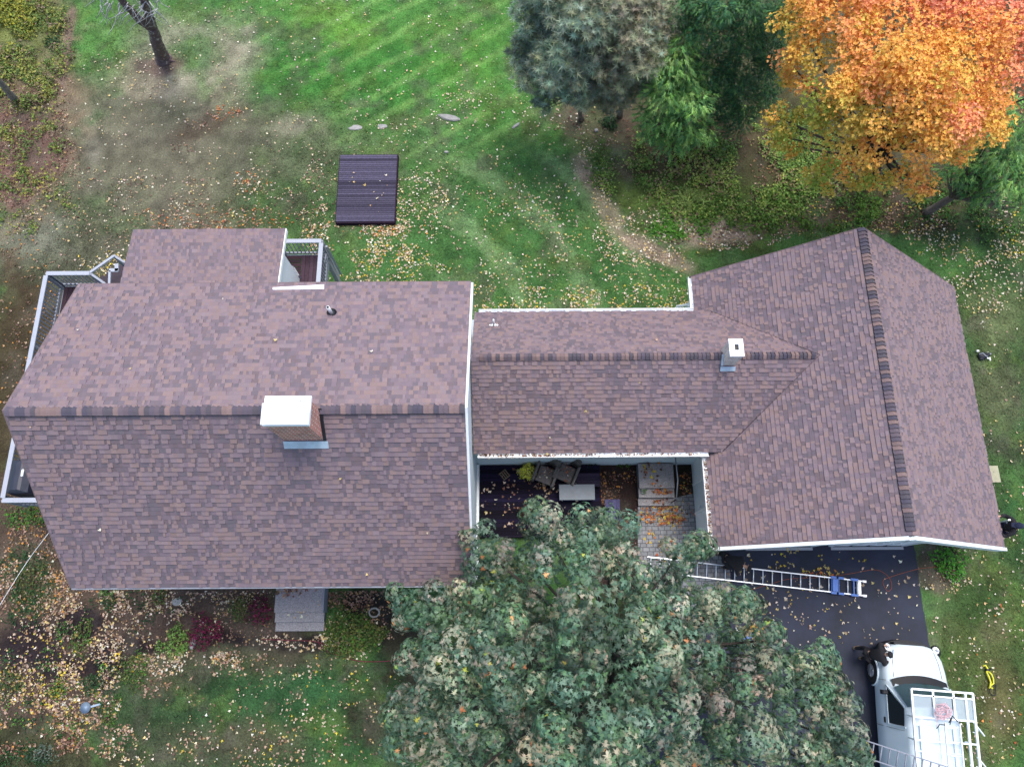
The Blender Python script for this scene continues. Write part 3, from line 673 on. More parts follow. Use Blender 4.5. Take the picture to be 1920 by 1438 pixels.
# ------------------------------------------------------------------ decks
DBC = [lin(62, 48, 78), lin(54, 42, 66), lin(70, 54, 84), lin(56, 46, 72), lin(46, 36, 56)]
def boards(mb, x0, x1, y0, y1, z, along='x', bw=.14, gap=.008, th=.03, cols=DBC, clip=None):
    n = int(round(((y1-y0) if along == 'x' else (x1-x0))/bw)); bw = ((y1-y0) if along == 'x' else (x1-x0))/n
    for i in range(n):
        c = tuple(np.array(cols[RNG.integers(0, len(cols))]) * RNG.normal(1, .1))
        if along == 'x': mb.box((x0, y0+i*bw+gap/2, z-th), (x1, y0+(i+1)*bw-gap/2, z+RNG.normal(0, .001)), c)
        else: mb.box((x0+i*bw+gap/2, y0, z-th), (x0+(i+1)*bw-gap/2, y1, z+RNG.normal(0, .001)), c)
# loose platform on the lawn
a = W(638, 291, -.27); b = W(741, 415, -.27)
t = empty('wooden_platform', ((a[0]+b[0])/2, (a[1]+b[1])/2, G), 'dark stained square wooden platform lying alone on the back lawn', 'platform')
PBC = [lin(82, 78, 98), lin(74, 70, 88), lin(88, 84, 104), lin(64, 60, 76), lin(80, 76, 94)]
mb = MB(); boards(mb, a[0], b[0]-.04, b[1], a[1], -.27, cols=PBC, bw=.09, gap=.012); mb.build('platform_boards', MT['deck'], t)
mb = MB()
cc = lin(50, 36, 54)
mb.box((b[0]-.036, b[1]-.01, G), (b[0], a[1], -.27), cc); mb.box((a[0], b[1]-.05, G), (b[0], b[1]-.012, -.29), cc); mb.box((a[0]-.03, b[1], G), (a[0]-.002, a[1], -.3), cc); mb.box((a[0], a[1]+.002, G), (b[0], a[1]+.03, -.3), cc)
mb.build('platform_frame', MT['deck'], t)

# courtyard deck
cd = empty('courtyard_deck', (1, 3.4, G), 'dark purple stained low wooden deck in the courtyard between the wings', 'deck')
CD0 = W(901, 865, -.18); CD1 = W(1128, 1003, -.18)
CDX0, CDX1, CDY1, CDY0 = MX1-.05, CD1[0], CYF+.2, CD1[1]
mb = MB(); boards(mb, CDX0+.02, CDX1, CDY0, CDY1, -.18, cols=[lin(32, 27, 50), lin(24, 20, 36), lin(38, 33, 60), lin(27, 23, 40), lin(21, 17, 30)]); mb.build('deck_boards', MT['deck'], cd)
mb = MB(); mb.box((CDX0+.02, CDY0-.04, G), (CDX1, CDY0-.002, -.2), lin(40, 32, 50)); mb.box((CDX1+.002, CDY0, G), (CDX1+.04, CDY1, -.2), lin(40, 32, 50)); mb.build('deck_frame', MT['deck'], cd)

# rear deck with railing
RDZ = DKZ
def P_(u, v, z): return Vector([float(c) for c in W(u, v, z)])
rt = RDZ + .95
dk = empty('rear_deck', (-13, 8, G), 'raised rear deck with grey painted railing round the left end of the house', 'deck')
tl = P_(87, 513, rt); tr = P_(168, 514, rt); bl = P_(-14, 938, rt); br = P_(70, 939, rt)
bl = Vector((tl.x, bl.y, rt)); 
inr = P_(600, 452, rt); 
y_back = tl.y; y_front = bl.y
# floors
mb = MB(); boards(mb, tl.x+.05, MX0+.3, y_front+.05, y_back-.05, RDZ, along='y', cols=[lin(66, 52, 60), lin(56, 44, 54), lin(74, 58, 68)]); 
mb.build('deck_boards', MT['deck'], dk)
a = P_(535, 455, RDZ+0); 
rx1 = P_(603, 447, rt).x; ry1 = P_(603, 452, rt).y
xm = P_(564, 500, RDZ).x
mb = MB(); boards(mb, MX0+.31, xm, MYB-.3, ry1-.05, RDZ, along='x', cols=[lin(78, 58, 66), lin(70, 52, 60), lin(62, 48, 56)], gap=.02); boards(mb, xm+.01, rx1-.05, MYB-.3, ry1-.05, RDZ, along='y', cols=[lin(82, 64, 76), lin(74, 58, 70), lin(88, 70, 84)]); mb.build('deck_boards', MT['deck'], dk)
mb = MB(); mb.box((tl.x+.05, y_back-.05, RDZ-.25), (MX0+.3, y_back-.0, RDZ-.035)); mb.box((tl.x+.0, y_front, RDZ-.25), (tl.x+.048, y_back, RDZ-.035)); mb.box((tl.x+.05, y_front, RDZ-.25), (MX0+.3, y_front+.045, RDZ-.035)); mb.box((rx1-.05, MYB-.3, RDZ-.25), (rx1, ry1, RDZ-.035)); mb.box((MX0+.35, ry1-.05, RDZ-.25), (rx1-.052, ry1, RDZ-.035))
mb.build('deck_frame', MT['rail'], dk)
def railing(A, B, posts=2, h=.95, w_=.14, skip=False):
    """top cap, bottom rail, balusters; A, B at cap height"""
    A = Vector(A); B = Vector(B); d = (B-A); L = d.length; d.normalize()
    mb = MB(); mb.bar(A, B, w_, .04); rc = mb.build('railing_cap', MT['railtop'], dk)
    mb = MB(); dn = Vector((0, 0, -1))
    mb.bar(A + dn*.07, B + dn*.07, .04, .08); mb.bar(A + dn*(h-.1), B + dn*(h-.1), .05, .08)
    n = max(2, int(L/.13))
    for i in range(n):
        p = A + d*(L*(i+.5)/n); mb.box(p + Vector((-.017, -.017, -(h-.14))), p + Vector((.017, .017, -.1)))
    mb.build('balusters', MT['rail'], dk)
    for i in range(posts):
        p = A.lerp(B, i/(posts-1)) if posts > 1 else A
        m3 = MB(); m3.box(p + Vector((-.05, -.05, -(h+.25))), p + Vector((.05, .05, -.021))); m3.build('post', MT['rail'], dk)
railing((tl.x, y_back, rt), (tr.x, y_back, rt), 2)
railing((tl.x, y_back-.075, rt), (tl.x, y_front+.075, rt), 4)
railing((tl.x, y_front, rt), (MX0+.25, y_front, rt), 3)
railing((P_(536, 452, rt).x-.3, ry1, rt), (rx1, ry1, rt), 2)
railing((rx1, ry1-.075, rt), (rx1, MYB-.25, rt), 3)
# stair rails at the left back
p1 = P_(168, 512, rt); p2 = P_(214, 480, rt-.55); p3 = P_(234, 492, rt-.75)
mb = MB(); mb.bar(p1, p2, .09, .05); mb.bar(p2, p3, .07, .05); mb.bar(p1 + Vector((0, 0, -.02)), P_(197, 532, rt-.3), .07, .05); mb.build('stair_rail', MT['railtop'], dk)
mb = MB(); q1 = P_(214, 504, rt-.1); mb.bar(P_(205, 507, rt-.1), P_(222, 507, rt-.1), .12, .05); mb.bar(P_(219, 509, rt-.1), P_(219, 495, rt-.1), .12, .05); mb.bar(P_(206, 508, rt-.1), P_(205, 535, rt-.1), .07, .05); mb.build('stair_rail', MT['railtop'], dk)
for i in range(5):
    mb = MB(); zz = RDZ-.2-i*.3; x0 = P_(172, 520, RDZ).x; y0 = y_back + .05 + i*.28; mb.box((x0, y0, zz-.04), (x0+1.1, y0+.27, zz), lin(60, 50, 60)); mb.build('stair_tread', MT['greywood'], dk)
for pp in (p1, p2): 
    mb = MB(); mb.box(pp + Vector((-.05, -.05, -1.2)), pp + Vector((.05, .05, -.03))); mb.build('post', MT['rail'], dk)
# brace rail at right back
mb = MB(); mb.bar(P_(612, 462, rt-.1), P_(639, 514, G+1.0), .07, .06); mb.bar(P_(612, 466, RDZ-.2), P_(636, 520, G+.3), .05, .2); mb.build('stair_rail', MT['rail'], dk)
mb = MB(); k = P_(612, 476, rt-.5); mb.bar(k, P_(608, 492, rt-.6), .05, .05); mb.build('bracket', MT['rail'], dk)
for (x, y) in ((tl.x+.1, y_back-.1), (tl.x+.1, (y_back+y_front)/2), (tl.x+.1, y_front+.1), (rx1-.1, ry1-.1), (-13, y_back-.1)):
    mb = MB(); mb.box((x-.07, y-.07, G-.1), (x+.07, y+.07, RDZ-.26)); mb.build('support_post', MT['rail'], dk)

# grill under its cover
gp = P_(34, 893, RDZ+1.0); gp.x = max(gp.x, tl.x+.45)
t = empty('covered_grill', (gp.x, gp.y, RDZ), 'barbecue grill under a fitted dark navy cover on the rear deck', 'grill')
mb = MB(); hw, hd = .33, .52
lv = [(0, 1.04, 1.06), (.75, 1.0, 1.0), (.98, .92, .95), (1.1, .45, .85), (1.13, .2, .8)]
vs = []
for z_, fx, fy in lv:
    for (sx, sy) in ((-1,-1),(0,-1.03),(1,-1),(1.04,0),(1,1),(0,1.03),(-1,1),(-1.04,0)): vs.append((gp.x+sx*hw*fx, gp.y+sy*hd*fy, RDZ+.05+z_))
fs = [(l*8+i, l*8+(i+1) % 8, l*8+8+(i+1) % 8, l*8+8+i) for l in range(4) for i in range(8)] + [tuple(range(32, 40))]
mb.add(vs, fs); mb.build('cover', MT['cover'], t)
q = P_(41, 886, RDZ+1.2)
mb = MB(); mb.box((q.x-.03, q.y-.1, RDZ+1.15), (q.x+.03, q.y+.1, RDZ+1.185)); mb.build('cover_tag', MT['cap'], t)

# ------------------------------------------------------------------ stoops
def steps(name, label, rows, z0, mat, parent_extra=None):
    """rows: (u0, u1, v_back, v_front, z) each slab real height"""
    a = W((rows[0][0]+rows[0][1])/2, rows[0][3], G)
    t = empty(name, (a[0], a[1], G), label, 'steps')
    for (u0, u1, vb, vf, z, yb) in rows:
        p = W(u0, vf, z); q = W(u1, vf, z); r_ = W(u0, vb, z); mb = MB()
        y1 = yb if yb is not None else r_[1]
        mb.box((p[0], p[1], G), (q[0], y1, z-.05), lin(120, 122, 128)); mb.box((p[0]-.02, p[1]-.02, z-.049), (q[0]+.02, y1, z), lin(142, 140, 142, 1), bev=.01)
        mb.build('step', MT['stone_attr'], t)
    return t
MT['stone_attr'] = material('stoop_stone', attr=True, rough=.85, nscale=30, namp=.55, bump=.4)
fs_ = steps('front_steps', 'three grey granite front steps below the long front eave', [(515, 605, 1096, 1147, .02, MYF+.3), (516, 606, 1147, 1165, -.15, W(516, 1147.5, .02)[1]), (517, 606, 1165, 1182, -.32, W(516, 1165.5, -.15)[1])], 0, None)
mb = MB(); p = W(604, 1125, .02); mb.box((p[0]+.025, W(604, 1148, .02)[1], G), (p[0]+.07, MYF+.2, .06)); mb.build('side_board', MT['greyalu'], fs_)
cs_ = steps('entry_steps', 'leaf littered grey entry steps in the courtyard beside the handrail', [(1200, 1264, 850, 914, .02, CYF+.2), (1199, 1264, 914, 932, -.15, W(1199, 914.5, .02)[1]), (1198, 1264, 932, 947, -.32, W(1199, 932.5, -.15)[1])], 0, None)
# handrail
hp = [W(1266, 855, .9), W(1268, 872, .9), W(1271, 900, .85), W(1268, 936, .5)]
t = empty('handrail', (float(hp[1][0]), float(hp[1][1]), G), 'black metal handrail beside the courtyard entry steps', 'handrail')
mb = MB(); mb.tube(hp, .022, 8); mb.build('rail', MT['greyalu'], t)
for q in (hp[0], hp[3]):
    mb = MB(); mb.tube([(q[0], q[1], G), q], .02, 8); mb.build('post', MT['black'], t)

# ------------------------------------------------------------------ leaf and plant builders
def tree_parts(t, base, lobes, trunk_r, bark, lean=None, limbs=True):
    """trunk and limbs reaching into every lobe of the crown"""
    mb = MB(); b = Vector(base); cz = sum(l[2] for l in lobes)/len(lobes); cx = sum(l[0] for l in lobes)/len(lobes); cy = sum(l[1] for l in lobes)/len(lobes)
    fork = b.lerp(Vector((cx, cy, cz)), .45)
    pts = [b, b.lerp(fork, .15) + Vector((.02, 0, 0)), b.lerp(fork, .6) + Vector((.06, .05, 0)), fork, fork.lerp(Vector((cx, cy, cz+1)), .6)]
    mb.tube(pts, [trunk_r*1.35, trunk_r, trunk_r*.85, trunk_r*.75, trunk_r*.35], 10, bark)
    mb.build('trunk', MT['bark'], t)
    if limbs:
        for l in lobes:
            mb = MB(); e = Vector((l[0], l[1], l[2])); s_ = fork.lerp(b, random.uniform(-.1, .25)); m = s_.lerp(e, .5) + Vector((0, 0, -.15*(e-s_).length*.3))
            mb.tube([s_, m, e], [trunk_r*.38, trunk_r*.22, trunk_r*.08], 6, bark)
            mb.build('limb', MT['bark'], t)
            if len(lobes) > 95: break
def lobe_pts(c, r, n, up=.0, inner=.25, flat=1.0, rough=.3, seed=0):
    """points over and inside an uneven lobe, with outward normals"""
    d = RNG.normal(0, 1, (n, 3)); d /= np.linalg.norm(d, axis=1)[:, None]; d[:, 2] = np.where(RNG.random(n) < up, np.abs(d[:, 2]), d[:, 2])
    ang = np.arctan2(d[:, 1], d[:, 0])
    bumpy = 1 + rough * (np.sin(ang*3 + c[0]*5) * .35 + np.sin(ang*5+c[1]*3 + d[:, 2]*4) * .35 + np.sin(d[:, 2]*7 + c[0]) * .3)
    rad = np.where(RNG.random(n) < inner, RNG.uniform(.35, .85, n), RNG.uniform(.85, 1.05, n)) * bumpy
    p = d * rad[:, None] * r; p[:, 2] *= flat
    return p + np.array(c), d

# big dark maple in front
t = empty('maple_tree', tuple(W(1130, 1215, G)), 'big dark green maple with dense clustered leaves in front of the courtyard', 'tree')
blob = [  # pixel, height, radius m
 (1020,985,6.0,.75),(1095,985,5.6,.6),(1140,1010,5.6,.75),(910,1035,6.6,.75),(985,1050,6.8,.95),(1075,1055,7.0,1.0),(1165,1060,6.2,.8),(1235,1090,5.6,.7),(1275,1035,5.0,.42),(1310,1020,4.8,.22),
 (760,1130,5.2,.55),(825,1150,5.8,.75),(900,1120,6.8,.9),(1000,1140,8.0,1.1),(1110,1160,8.6,1.2),(1215,1130,7.2,.9),(1300,1130,6.0,.85),(1365,1140,5.4,.6),(1400,1135,5.0,.3),
 (790,1230,5.4,.55),(870,1230,6.8,.95),(960,1240,8.4,1.1),(1070,1260,9.2,1.2),(1180,1240,8.6,1.1),(1290,1220,7.2,1.0),(1375,1210,6.2,.7),
 (810,1310,6.2,.7),(900,1330,7.6,1.05),(1010,1345,8.8,1.15),(1120,1350,9.2,1.2),(1240,1330,8.4,1.15),(1345,1300,7.2,.95),(1430,1260,6.2,.7),(1500,1245,5.4,.5),(1540,1232,5.0,.35),
 (770,1345,5.6,.6),(830,1400,6.4,.8),(930,1425,7.6,1.0),(1050,1430,8.6,1.1),(1170,1430,8.8,1.2),(1300,1410,7.8,1.1),(1410,1350,7.0,1.0),(1500,1310,6.2,.75),(1570,1320,5.6,.6),(1580,1390,5.6,.65),(1490,1400,6.4,.9),(1390,1440,7.2,1.0),
 (745,1385,5.4,.45),(1535,1280,5.4,.5),(1600,1430,5.2,.5),(1550,1450,6,.8),(860,1480,6.6,.9),(1000,1500,7.8,1.1),(1150,1520,8.4,1.2),(1300,1500,7.8,1.1),(1450,1490,6.6,.9),(1440,1200,5.4,.35),(925,1180,6.6,.8),(1050,1200,7.6,.9),(1240,1180,6.8,.8)]
LB = [tuple(W(u, v, z-.4+((-2.4 if r_ > .65 and i_ % 3 == 1 else .6 if i_ % 3 == 2 else -.1)+random.uniform(-.3, .3)))) + (r_*(.66 if r_ > .65 and i_ % 3 == 1 else .78),) for i_, (u, v, z, r_) in enumerate(blob)]
tree_parts(t, tuple(t.location), LB, .24, lin(70, 64, 60))
P0, N0, S0, C0_, AXs = [], [], [], [], []
GREENS = [lin(102, 130, 108), lin(84, 116, 92), lin(118, 142, 120), lin(70, 102, 84), lin(96, 128, 92)]
GREIGE = [lin(160, 160, 136), lin(146, 152, 130), lin(172, 164, 142), lin(134, 146, 124)]
def pompom(c, pr, up, n, mix):
    """a branch end: leaves overlap round it and hang outwards"""
    up = np.array(up, float); up /= np.linalg.norm(up); tx = np.cross(up, [.3, 1, .1]); tx /= np.linalg.norm(tx); ty = np.cross(up, tx)
    sq = RNG.uniform(.8, 1.2, 2); tint = RNG.normal(1.04, .22) * (1 + RNG.normal(0, .05, 3))
    for k in range(n):
        el = math.acos(1 - RNG.random() * 1.25); az = RNG.random()*6.283
        dv = tx*math.cos(az)*sq[0] + ty*math.sin(az)*sq[1]
        d = up*math.cos(el) + dv*math.sin(el); down = -up*math.sin(el) + dv*math.cos(el)
        rr = pr*RNG.uniform(.72, 1.08)
        q = RNG.random(); pl = GREIGE if q < mix else GREENS
        base = np.array(pl[RNG.integers(0, len(pl))])
        if RNG.random() < .010: base = np.array([lin(190, 190, 90), lin(150, 180, 90), lin(210, 150, 100), lin(196, 130, 84)][RNG.integers(0, 4)])
        P0.append(np.array(c) + d*rr - down*pr*.12); N0.append(d + up*.25); AXs.append(down + np.array([0, 0, -.25])); S0.append(RNG.uniform(.085, .15))
        C0_.append(base * RNG.normal(1.08, .15) * tint)
for li, (x, y, z, r_) in enumerate(LB):
    k = max(3, int(9*r_))
    for q in range(k + 2):
        az = q*2.4 + li; e = 0 if q == 0 else .55 + .35*(q % 3); rr = r_*1.02
        d = np.array([math.sin(e)*math.cos(az), math.sin(e)*math.sin(az), math.cos(e)]) if q < k else np.array([math.cos(az)*.9, math.sin(az)*.9, -.1])
        c = np.array([x, y, z]) + d*rr*np.array([1, 1, .75]) + [0, 0, random.uniform(-.15, .15)]
        pr = random.uniform(.24, .40)
        pompom(c, pr, d + [0, 0, .9], int(92*(pr/.32)**2), random.choice([.03, .06, .15, .5, .85]))
    # shaded leaves inside the bough
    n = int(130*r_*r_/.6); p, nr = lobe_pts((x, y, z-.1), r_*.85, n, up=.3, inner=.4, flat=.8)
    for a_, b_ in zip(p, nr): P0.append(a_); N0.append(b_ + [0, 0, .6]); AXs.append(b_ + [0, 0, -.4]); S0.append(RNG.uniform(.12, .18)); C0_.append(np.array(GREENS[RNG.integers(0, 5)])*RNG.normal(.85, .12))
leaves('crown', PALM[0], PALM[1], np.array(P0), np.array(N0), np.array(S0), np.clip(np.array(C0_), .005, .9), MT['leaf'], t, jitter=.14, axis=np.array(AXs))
print('maple leaves', len(P0))

# orange maple
def simple_crown(t, lobes, tmpl, size, dens, palfn, up=.5, inner=.3, flat=.8, jitter=.5, rough=.4, axisfn=None, name='crown', droop=0):
    P, N, S, Cc = [], [], [], []
    for (x, y, z, r_) in lobes:
        n = int(dens * r_ * r_); p, nr = lobe_pts((x, y, z), r_, n, up=up, inner=inner, flat=flat, rough=rough)
        P.append(p); N.append(nr); S.append(RNG.uniform(size*.7, size*1.25, n)); Cc.append(palfn(p, n, (x, y, z)))
    P = np.concatenate(P); N = np.concatenate(N)
    axx = None
    if droop: axx = N*[1, 1, .3] + np.array([0, 0, -droop])
    Nn = N + np.array([0, 0, .6]) if not droop else N*.4 + np.array([0, 0, 1.0])
    return leaves(name, tmpl[0], tmpl[1], P, Nn, np.concatenate(S), np.concatenate(Cc), MT['leaf'], t, jitter=jitter, axis=axx)
def lobes_from(lst): return [tuple(W(u, v, z)) + (r_,) for (u, v, z, r_) in lst]
om = [(1500,50,7,.9),(1580,30,8,1.1),(1680,30,8.6,1.3),(1790,40,8.8,1.3),(1890,50,8.4,1.2),(1940,120,7.6,1.1),(1470,110,6.2,.55),(1530,110,7,.9),(1620,110,8.6,1.1),(1720,110,9.2,1.3),(1830,120,8.6,1.2),
 (1490,150,5.6,.5),(1540,190,7,.9),(1630,200,8.2,1.1),(1740,200,8.8,1.2),(1840,200,8,1.0),(1450,215,5.2,.4),(1480,235,5.2,.55),(1460,255,4.8,.4),(1560,250,6.4,.8),(1640,270,7.2,.9),(1740,270,7.4,.9),(1830,240,7,.7),
 (1530,330,4.8,.45),(1570,310,5.4,.65),(1640,330,5.6,.6),(1700,330,5.4,.6),(1730,350,4.8,.45),(1770,280,6,.6),(1860,160,7.4,.8),(1550,355,4.4,.25),(1490,275,4.6,.4),(1600,150,8,.8),(1700,160,9,.9),(1790,180,8.4,.9),(1800,290,5.6,.4),(1600,345,4.8,.35),(1725,365,4.6,.25),(1900,-10,8.4,1.2),(1780,-30,8.8,1.3),(1650,-30,8.4,1.2),(1540,-20,7.6,1.0),(2000,40,8,1.3),(1990,160,7,1)]
OL = lobes_from(om)
sub_l = []
for (x, y, z, r_) in OL:
    sub_l.append((x, y, z-.1, r_*.72))
    for k in range(5):
        a_ = random.random()*6.28; sub_l.append((x+math.cos(a_)*r_*.75, y+math.sin(a_)*r_*.75, z+random.uniform(-.3, .5)*r_, r_*random.uniform(.28, .5)))
def om_pal(p, n, c):
    u, v = PX(c); k = (u-1500)/420*.75 + (160-v)/520 + RNG.normal(0, .24) + RNG.normal(0, .12, n)
    c0 = np.array([lin(142, 158, 62, 1), lin(194, 172, 76, 1), lin(224, 164, 76, 1), lin(234, 152, 98, 1), lin(236, 150, 118, 1)])
    i = np.clip((k*2.2+1.45), 0, 3.99); f = (i % 1)[:, None]; i0 = i.astype(int)
    col = c0[i0]*(1-f)+c0[i0+1]*f
    return np.clip(col * (.95 + RNG.random((n, 1))*.5), .01, .9)
t = empty('maple_tree', tuple(W(1640, 330, G)), 'tall maple in bright orange and yellow autumn leaf', 'tree')
tree_parts(t, tuple(t.location), OL, .2, lin(84, 76, 70))
simple_crown(t, sub_l, STAR5, .115, 760, om_pal, up=.6, inner=.2, flat=.75, jitter=.55, rough=.6)

# conifers
def conifer(name, label, base, lobes, bark, tmpl, size, dens, palette, droop=.5, **kw):
    t = empty(name, tuple(base), label, 'tree')
    tree_parts(t, tuple(base), lobes, kw.pop('tr', .13), bark)
    var = kw.pop('var', .2)
    simple_crown(t, lobes, tmpl, size, dens, lambda p, n, c: pal(n, palette, var) * RNG.uniform(.8, 1.2), droop=droop, **kw)
    return t
BLUEG = [lin(104, 122, 104), lin(92, 112, 94), lin(118, 132, 114), lin(98, 104, 82)]
BLUEG = [tuple(c_*1.9 for c_ in p_) for p_ in BLUEG]
GREYG = [lin(120, 126, 100), lin(134, 134, 110), lin(108, 116, 90), lin(120, 118, 98)]
GREYG = [tuple(c_*1.9 for c_ in p_) for p_ in GREYG]
HEM = [lin(74, 112, 58), lin(98, 136, 64), lin(60, 98, 56), lin(112, 146, 80)]
HEM = [tuple(c_*2.2 for c_ in p_) for p_ in HEM]
ARB = [lin(34, 70, 44), lin(28, 60, 40), lin(46, 84, 46), lin(58, 90, 44)]
ARB = [tuple(c_*2.1 for c_ in p_) for p_ in ARB]
def fill(lst, n=6, k=.55):
    out = []
    for (x, y, z, r_) in lst:
        out.append((x, y, z, r_*.8))
        for i in range(n):
            a_ = i*6.28/n + random.uniform(-.4, .4); out.append((x+math.cos(a_)*r_*.75, y+math.sin(a_)*r_*.75, z+random.uniform(-.35, .45)*r_, r_*random.uniform(.3, k)))
    return out
conifer('pine_tree', 'blue-green pine at the left edge of the evergreens', W(1090, 225, G), fill(lobes_from([(985,90,3.6,.6),(1000,150,3.2,.6),(1040,60,4.6,.9),(1050,130,4.4,.9),(1080,170,3.4,.7),(1010,30,5,.8),(1090,20,6,1.),(1040,-30,6,1.),(1020,190,2.4,.4),(1060,90,5,.8),(1095,100,4.4,.8),(1080,60,4.8,.8),(1100,150,3.2,.5)])), lin(128, 116, 106), TUFT, .18, 480, BLUEG + [BLUEG[0], BLUEG[2], GREYG[0]], droop=0, jitter=.4, inner=.35, tr=.1)
conifer('pine_tree', 'grey-green pine with thin needles and a pale bare trunk', W(1162, 218, G), fill(lobes_from([(1130,60,5.2,.9),(1150,130,4.2,.8),(1190,100,4.8,.9),(1200,30,5.8,1.),(1130,0,6,1.),(1240,40,5.4,.7),(1170,170,3.0,.6),(1210,150,3.4,.6),(1120,150,3.4,.6),(1110,190,2.4,.45),(1180,-30,6,1.),(1245,-5,5.8,.8),(1140,195,2.0,.4)])), lin(132, 120, 110), TUFT, .17, 420, GREYG + [BLUEG[2], GREYG[1], GREYG[1]], droop=0, jitter=.5, inner=.4, tr=.1)
gp_ = [o_ for o_ in bpy.data.objects if o_.get('label', '').startswith('grey-green pine')][0]
mb = MB()
for i in range(230):
    u, v = random.uniform(1060, 1260), random.uniform(-10, 200); z = 5.6 - (v/200)*3.6 + random.uniform(-.2, .6); pts = [W(u, v, z)]; du = random.uniform(-7, 7)
    for k in range(3): u += du + random.uniform(-4, 4); v += random.uniform(2, 9); z -= random.uniform(0, .12); pts.append(W(u, v, z))
    mb.tube(pts, [.014, .011, .008, .005], 3, lin(176, 160, 154))
tag(mb.build('twigs', MT['bark'], gp_), kind='stuff')
conifer('hemlock_tree', 'bright green feathery hemlock beside the grey-green pine', W(1262, 272, G), fill(lobes_from([(1260,110,4.8,.7),(1250,160,3.8,.8),(1280,180,3.6,.9),(1240,210,2.6,.75),(1290,230,2.2,.8),(1225,240,1.4,.6),(1262,265,.8,.65),(1300,160,3.6,.7),(1310,110,3.8,.45),(1280,80,5.2,.5),(1320,250,1.2,.45)]), 7, .5), lin(96, 84, 74), SPRAY, .34, 330, HEM, droop=.5, jitter=.35, inner=.25)
conifer('arborvitae_tree', 'dark green dense arborvitae behind the hemlock', W(1375, 215, G), fill(lobes_from([(1330,50,5.2,1.),(1400,50,5.2,1.),(1330,120,3.8,.9),(1400,120,3.8,.95),(1440,80,4.2,.9),(1360,170,2.4,.9),(1400,190,1.6,.8),(1340,180,1.6,.7),(1300,30,5.4,.9),(1360,0,6.4,1.1),(1440,0,6,1.1),(1370,230,.6,.5),(1330,215,.8,.5),(1290,-20,6,1.),(1430,160,2.4,.7)]), 7, .5), lin(80, 66, 58), SPRAY, .22, 800, ARB, droop=.35, jitter=.5, inner=.25, var=.3)
conifer('hemlock_tree', 'green hemlock at the right edge below the orange maple', W(1735, 400, G), fill(lobes_from([(1800,320,2.4,.5),(1850,300,3.0,.75),(1890,270,3.6,.8),(1900,330,2.8,.75),(1850,355,2.0,.55),(1915,220,4.4,.7),(1820,365,1.5,.35),(1930,380,1.5,.6),(1960,300,3,.9)]), 6, .5), lin(112, 100, 92), SPRAY, .34, 330, HEM, droop=.5, jitter=.35, inner=.25, tr=.15)
mb_ = None
# the pale twiggy dead skirt of that hemlock
# bare trunk tree, upper left
def rough_trunk(t, pts, rs, col, name='trunk'):
    mb = MB(); out = []; rr = []
    for i in range(len(pts)-1):
        a, b = Vector([float(c) for c in pts[i]]), Vector([float(c) for c in pts[i+1]])
        for k in range(4): out.append(a.lerp(b, k/4) + Vector((random.uniform(-.02, .02), random.uniform(-.02, .02), 0))); rr.append((rs[i]*(1-k/4)+rs[i+1]*k/4)*random.uniform(.94, 1.06))
    out.append(Vector([float(c) for c in pts[-1]])); rr.append(rs[-1]); mb.tube(out, rr, 12, col); return mb.build(name, MT['bark2'], t)
MT['bark2'] = material('lichen_bark', attr=True, rough=.9, nscale=5, namp=.35, bump=1, bscale=20)
def add_lichen(m):
    t = m.node_tree; b = t.nodes['Principled BSDF']; src = b.inputs['Base Color'].links[0].from_socket
    g_ = t.nodes.new('ShaderNodeNewGeometry'); n = t.nodes.new('ShaderNodeTexNoise'); n.inputs['Scale'].default_value = 7; n.inputs['Detail'].default_value = 5
    t.links.new(g_.outputs['Position'], n.inputs['Vector']); cr = t.nodes.new('ShaderNodeMapRange'); cr.inputs['From Min'].default_value = .56; cr.inputs['From Max'].default_value = .62
    t.links.new(n.outputs['Fac'], cr.inputs['Value']); mx = t.nodes.new('ShaderNodeMix'); mx.data_type = 'RGBA'; t.links.new(cr.outputs[0], mx.inputs[0])
    t.links.new(src, mx.inputs[6]); mx.inputs[7].default_value = (*lin(168, 160, 150), 1); t.links.new(mx.outputs[2], b.inputs['Base Color'])
add_lichen(MT['bark2'])
t = empty('bare_tree', tuple(W(306, 112, G)), 'leafless forked tree with lichen patched bark in the dry back lawn', 'tree')
BK = lin(104, 88, 88)
rough_trunk(t, [W(309, 116, G-.1), W(303, 105, G+.3), W(293, 75, 1.4), W(285, 50, 2.3)], [.38, .27, .22, .19], BK)
rough_trunk(t, [W(285, 52, 2.2), W(277, 20, 3.4), W(262, -20, 5.2), W(250, -60, 6.5), W(255, -110, 8), W(240, -160, 9.3)], [.19, .16, .13, .1, .05, .015], BK, 'limb')
rough_trunk(t, [W(286, 55, 2.1), W(262, 38, 2.9), W(240, 15, 4.0), W(215, -15, 5.2), W(190, -50, 6.4), W(160, -80, 7.5), W(150, -120, 8.6)], [.17, .15, .12, .1, .08, .04, .015], BK, 'limb')
mb = MB()
for i in range(46):
    u = random.uniform(185, 300); v = random.uniform(-20, 28); z = 4.5; pts = [W(u, v, z)]; du = random.uniform(-10, 12)
    for k in range(4): u += du + random.uniform(-5, 5); v += random.uniform(3, 14); z -= random.uniform(.1, .4); pts.append(W(u, v, z))
    mb = MB(); mb.tube(pts, [.02, .017, .013, .01, .006], 4, lin(196, 194, 196)); mb.build('twig', MT['bark'], t)
for k, r0 in enumerate(((318, 122), (296, 121), (328, 116))):
    mb = MB(); mb.tube([W(307, 112, G+.12), W(r0[0], r0[1], G-.02)], [.12, .04], 7, BK); mb.build('root', MT['bark'], t)
t = empty('bare_tree', tuple(W(28, 190, G)), 'thin bare grey trunk leaning in the brush at the left edge', 'tree')
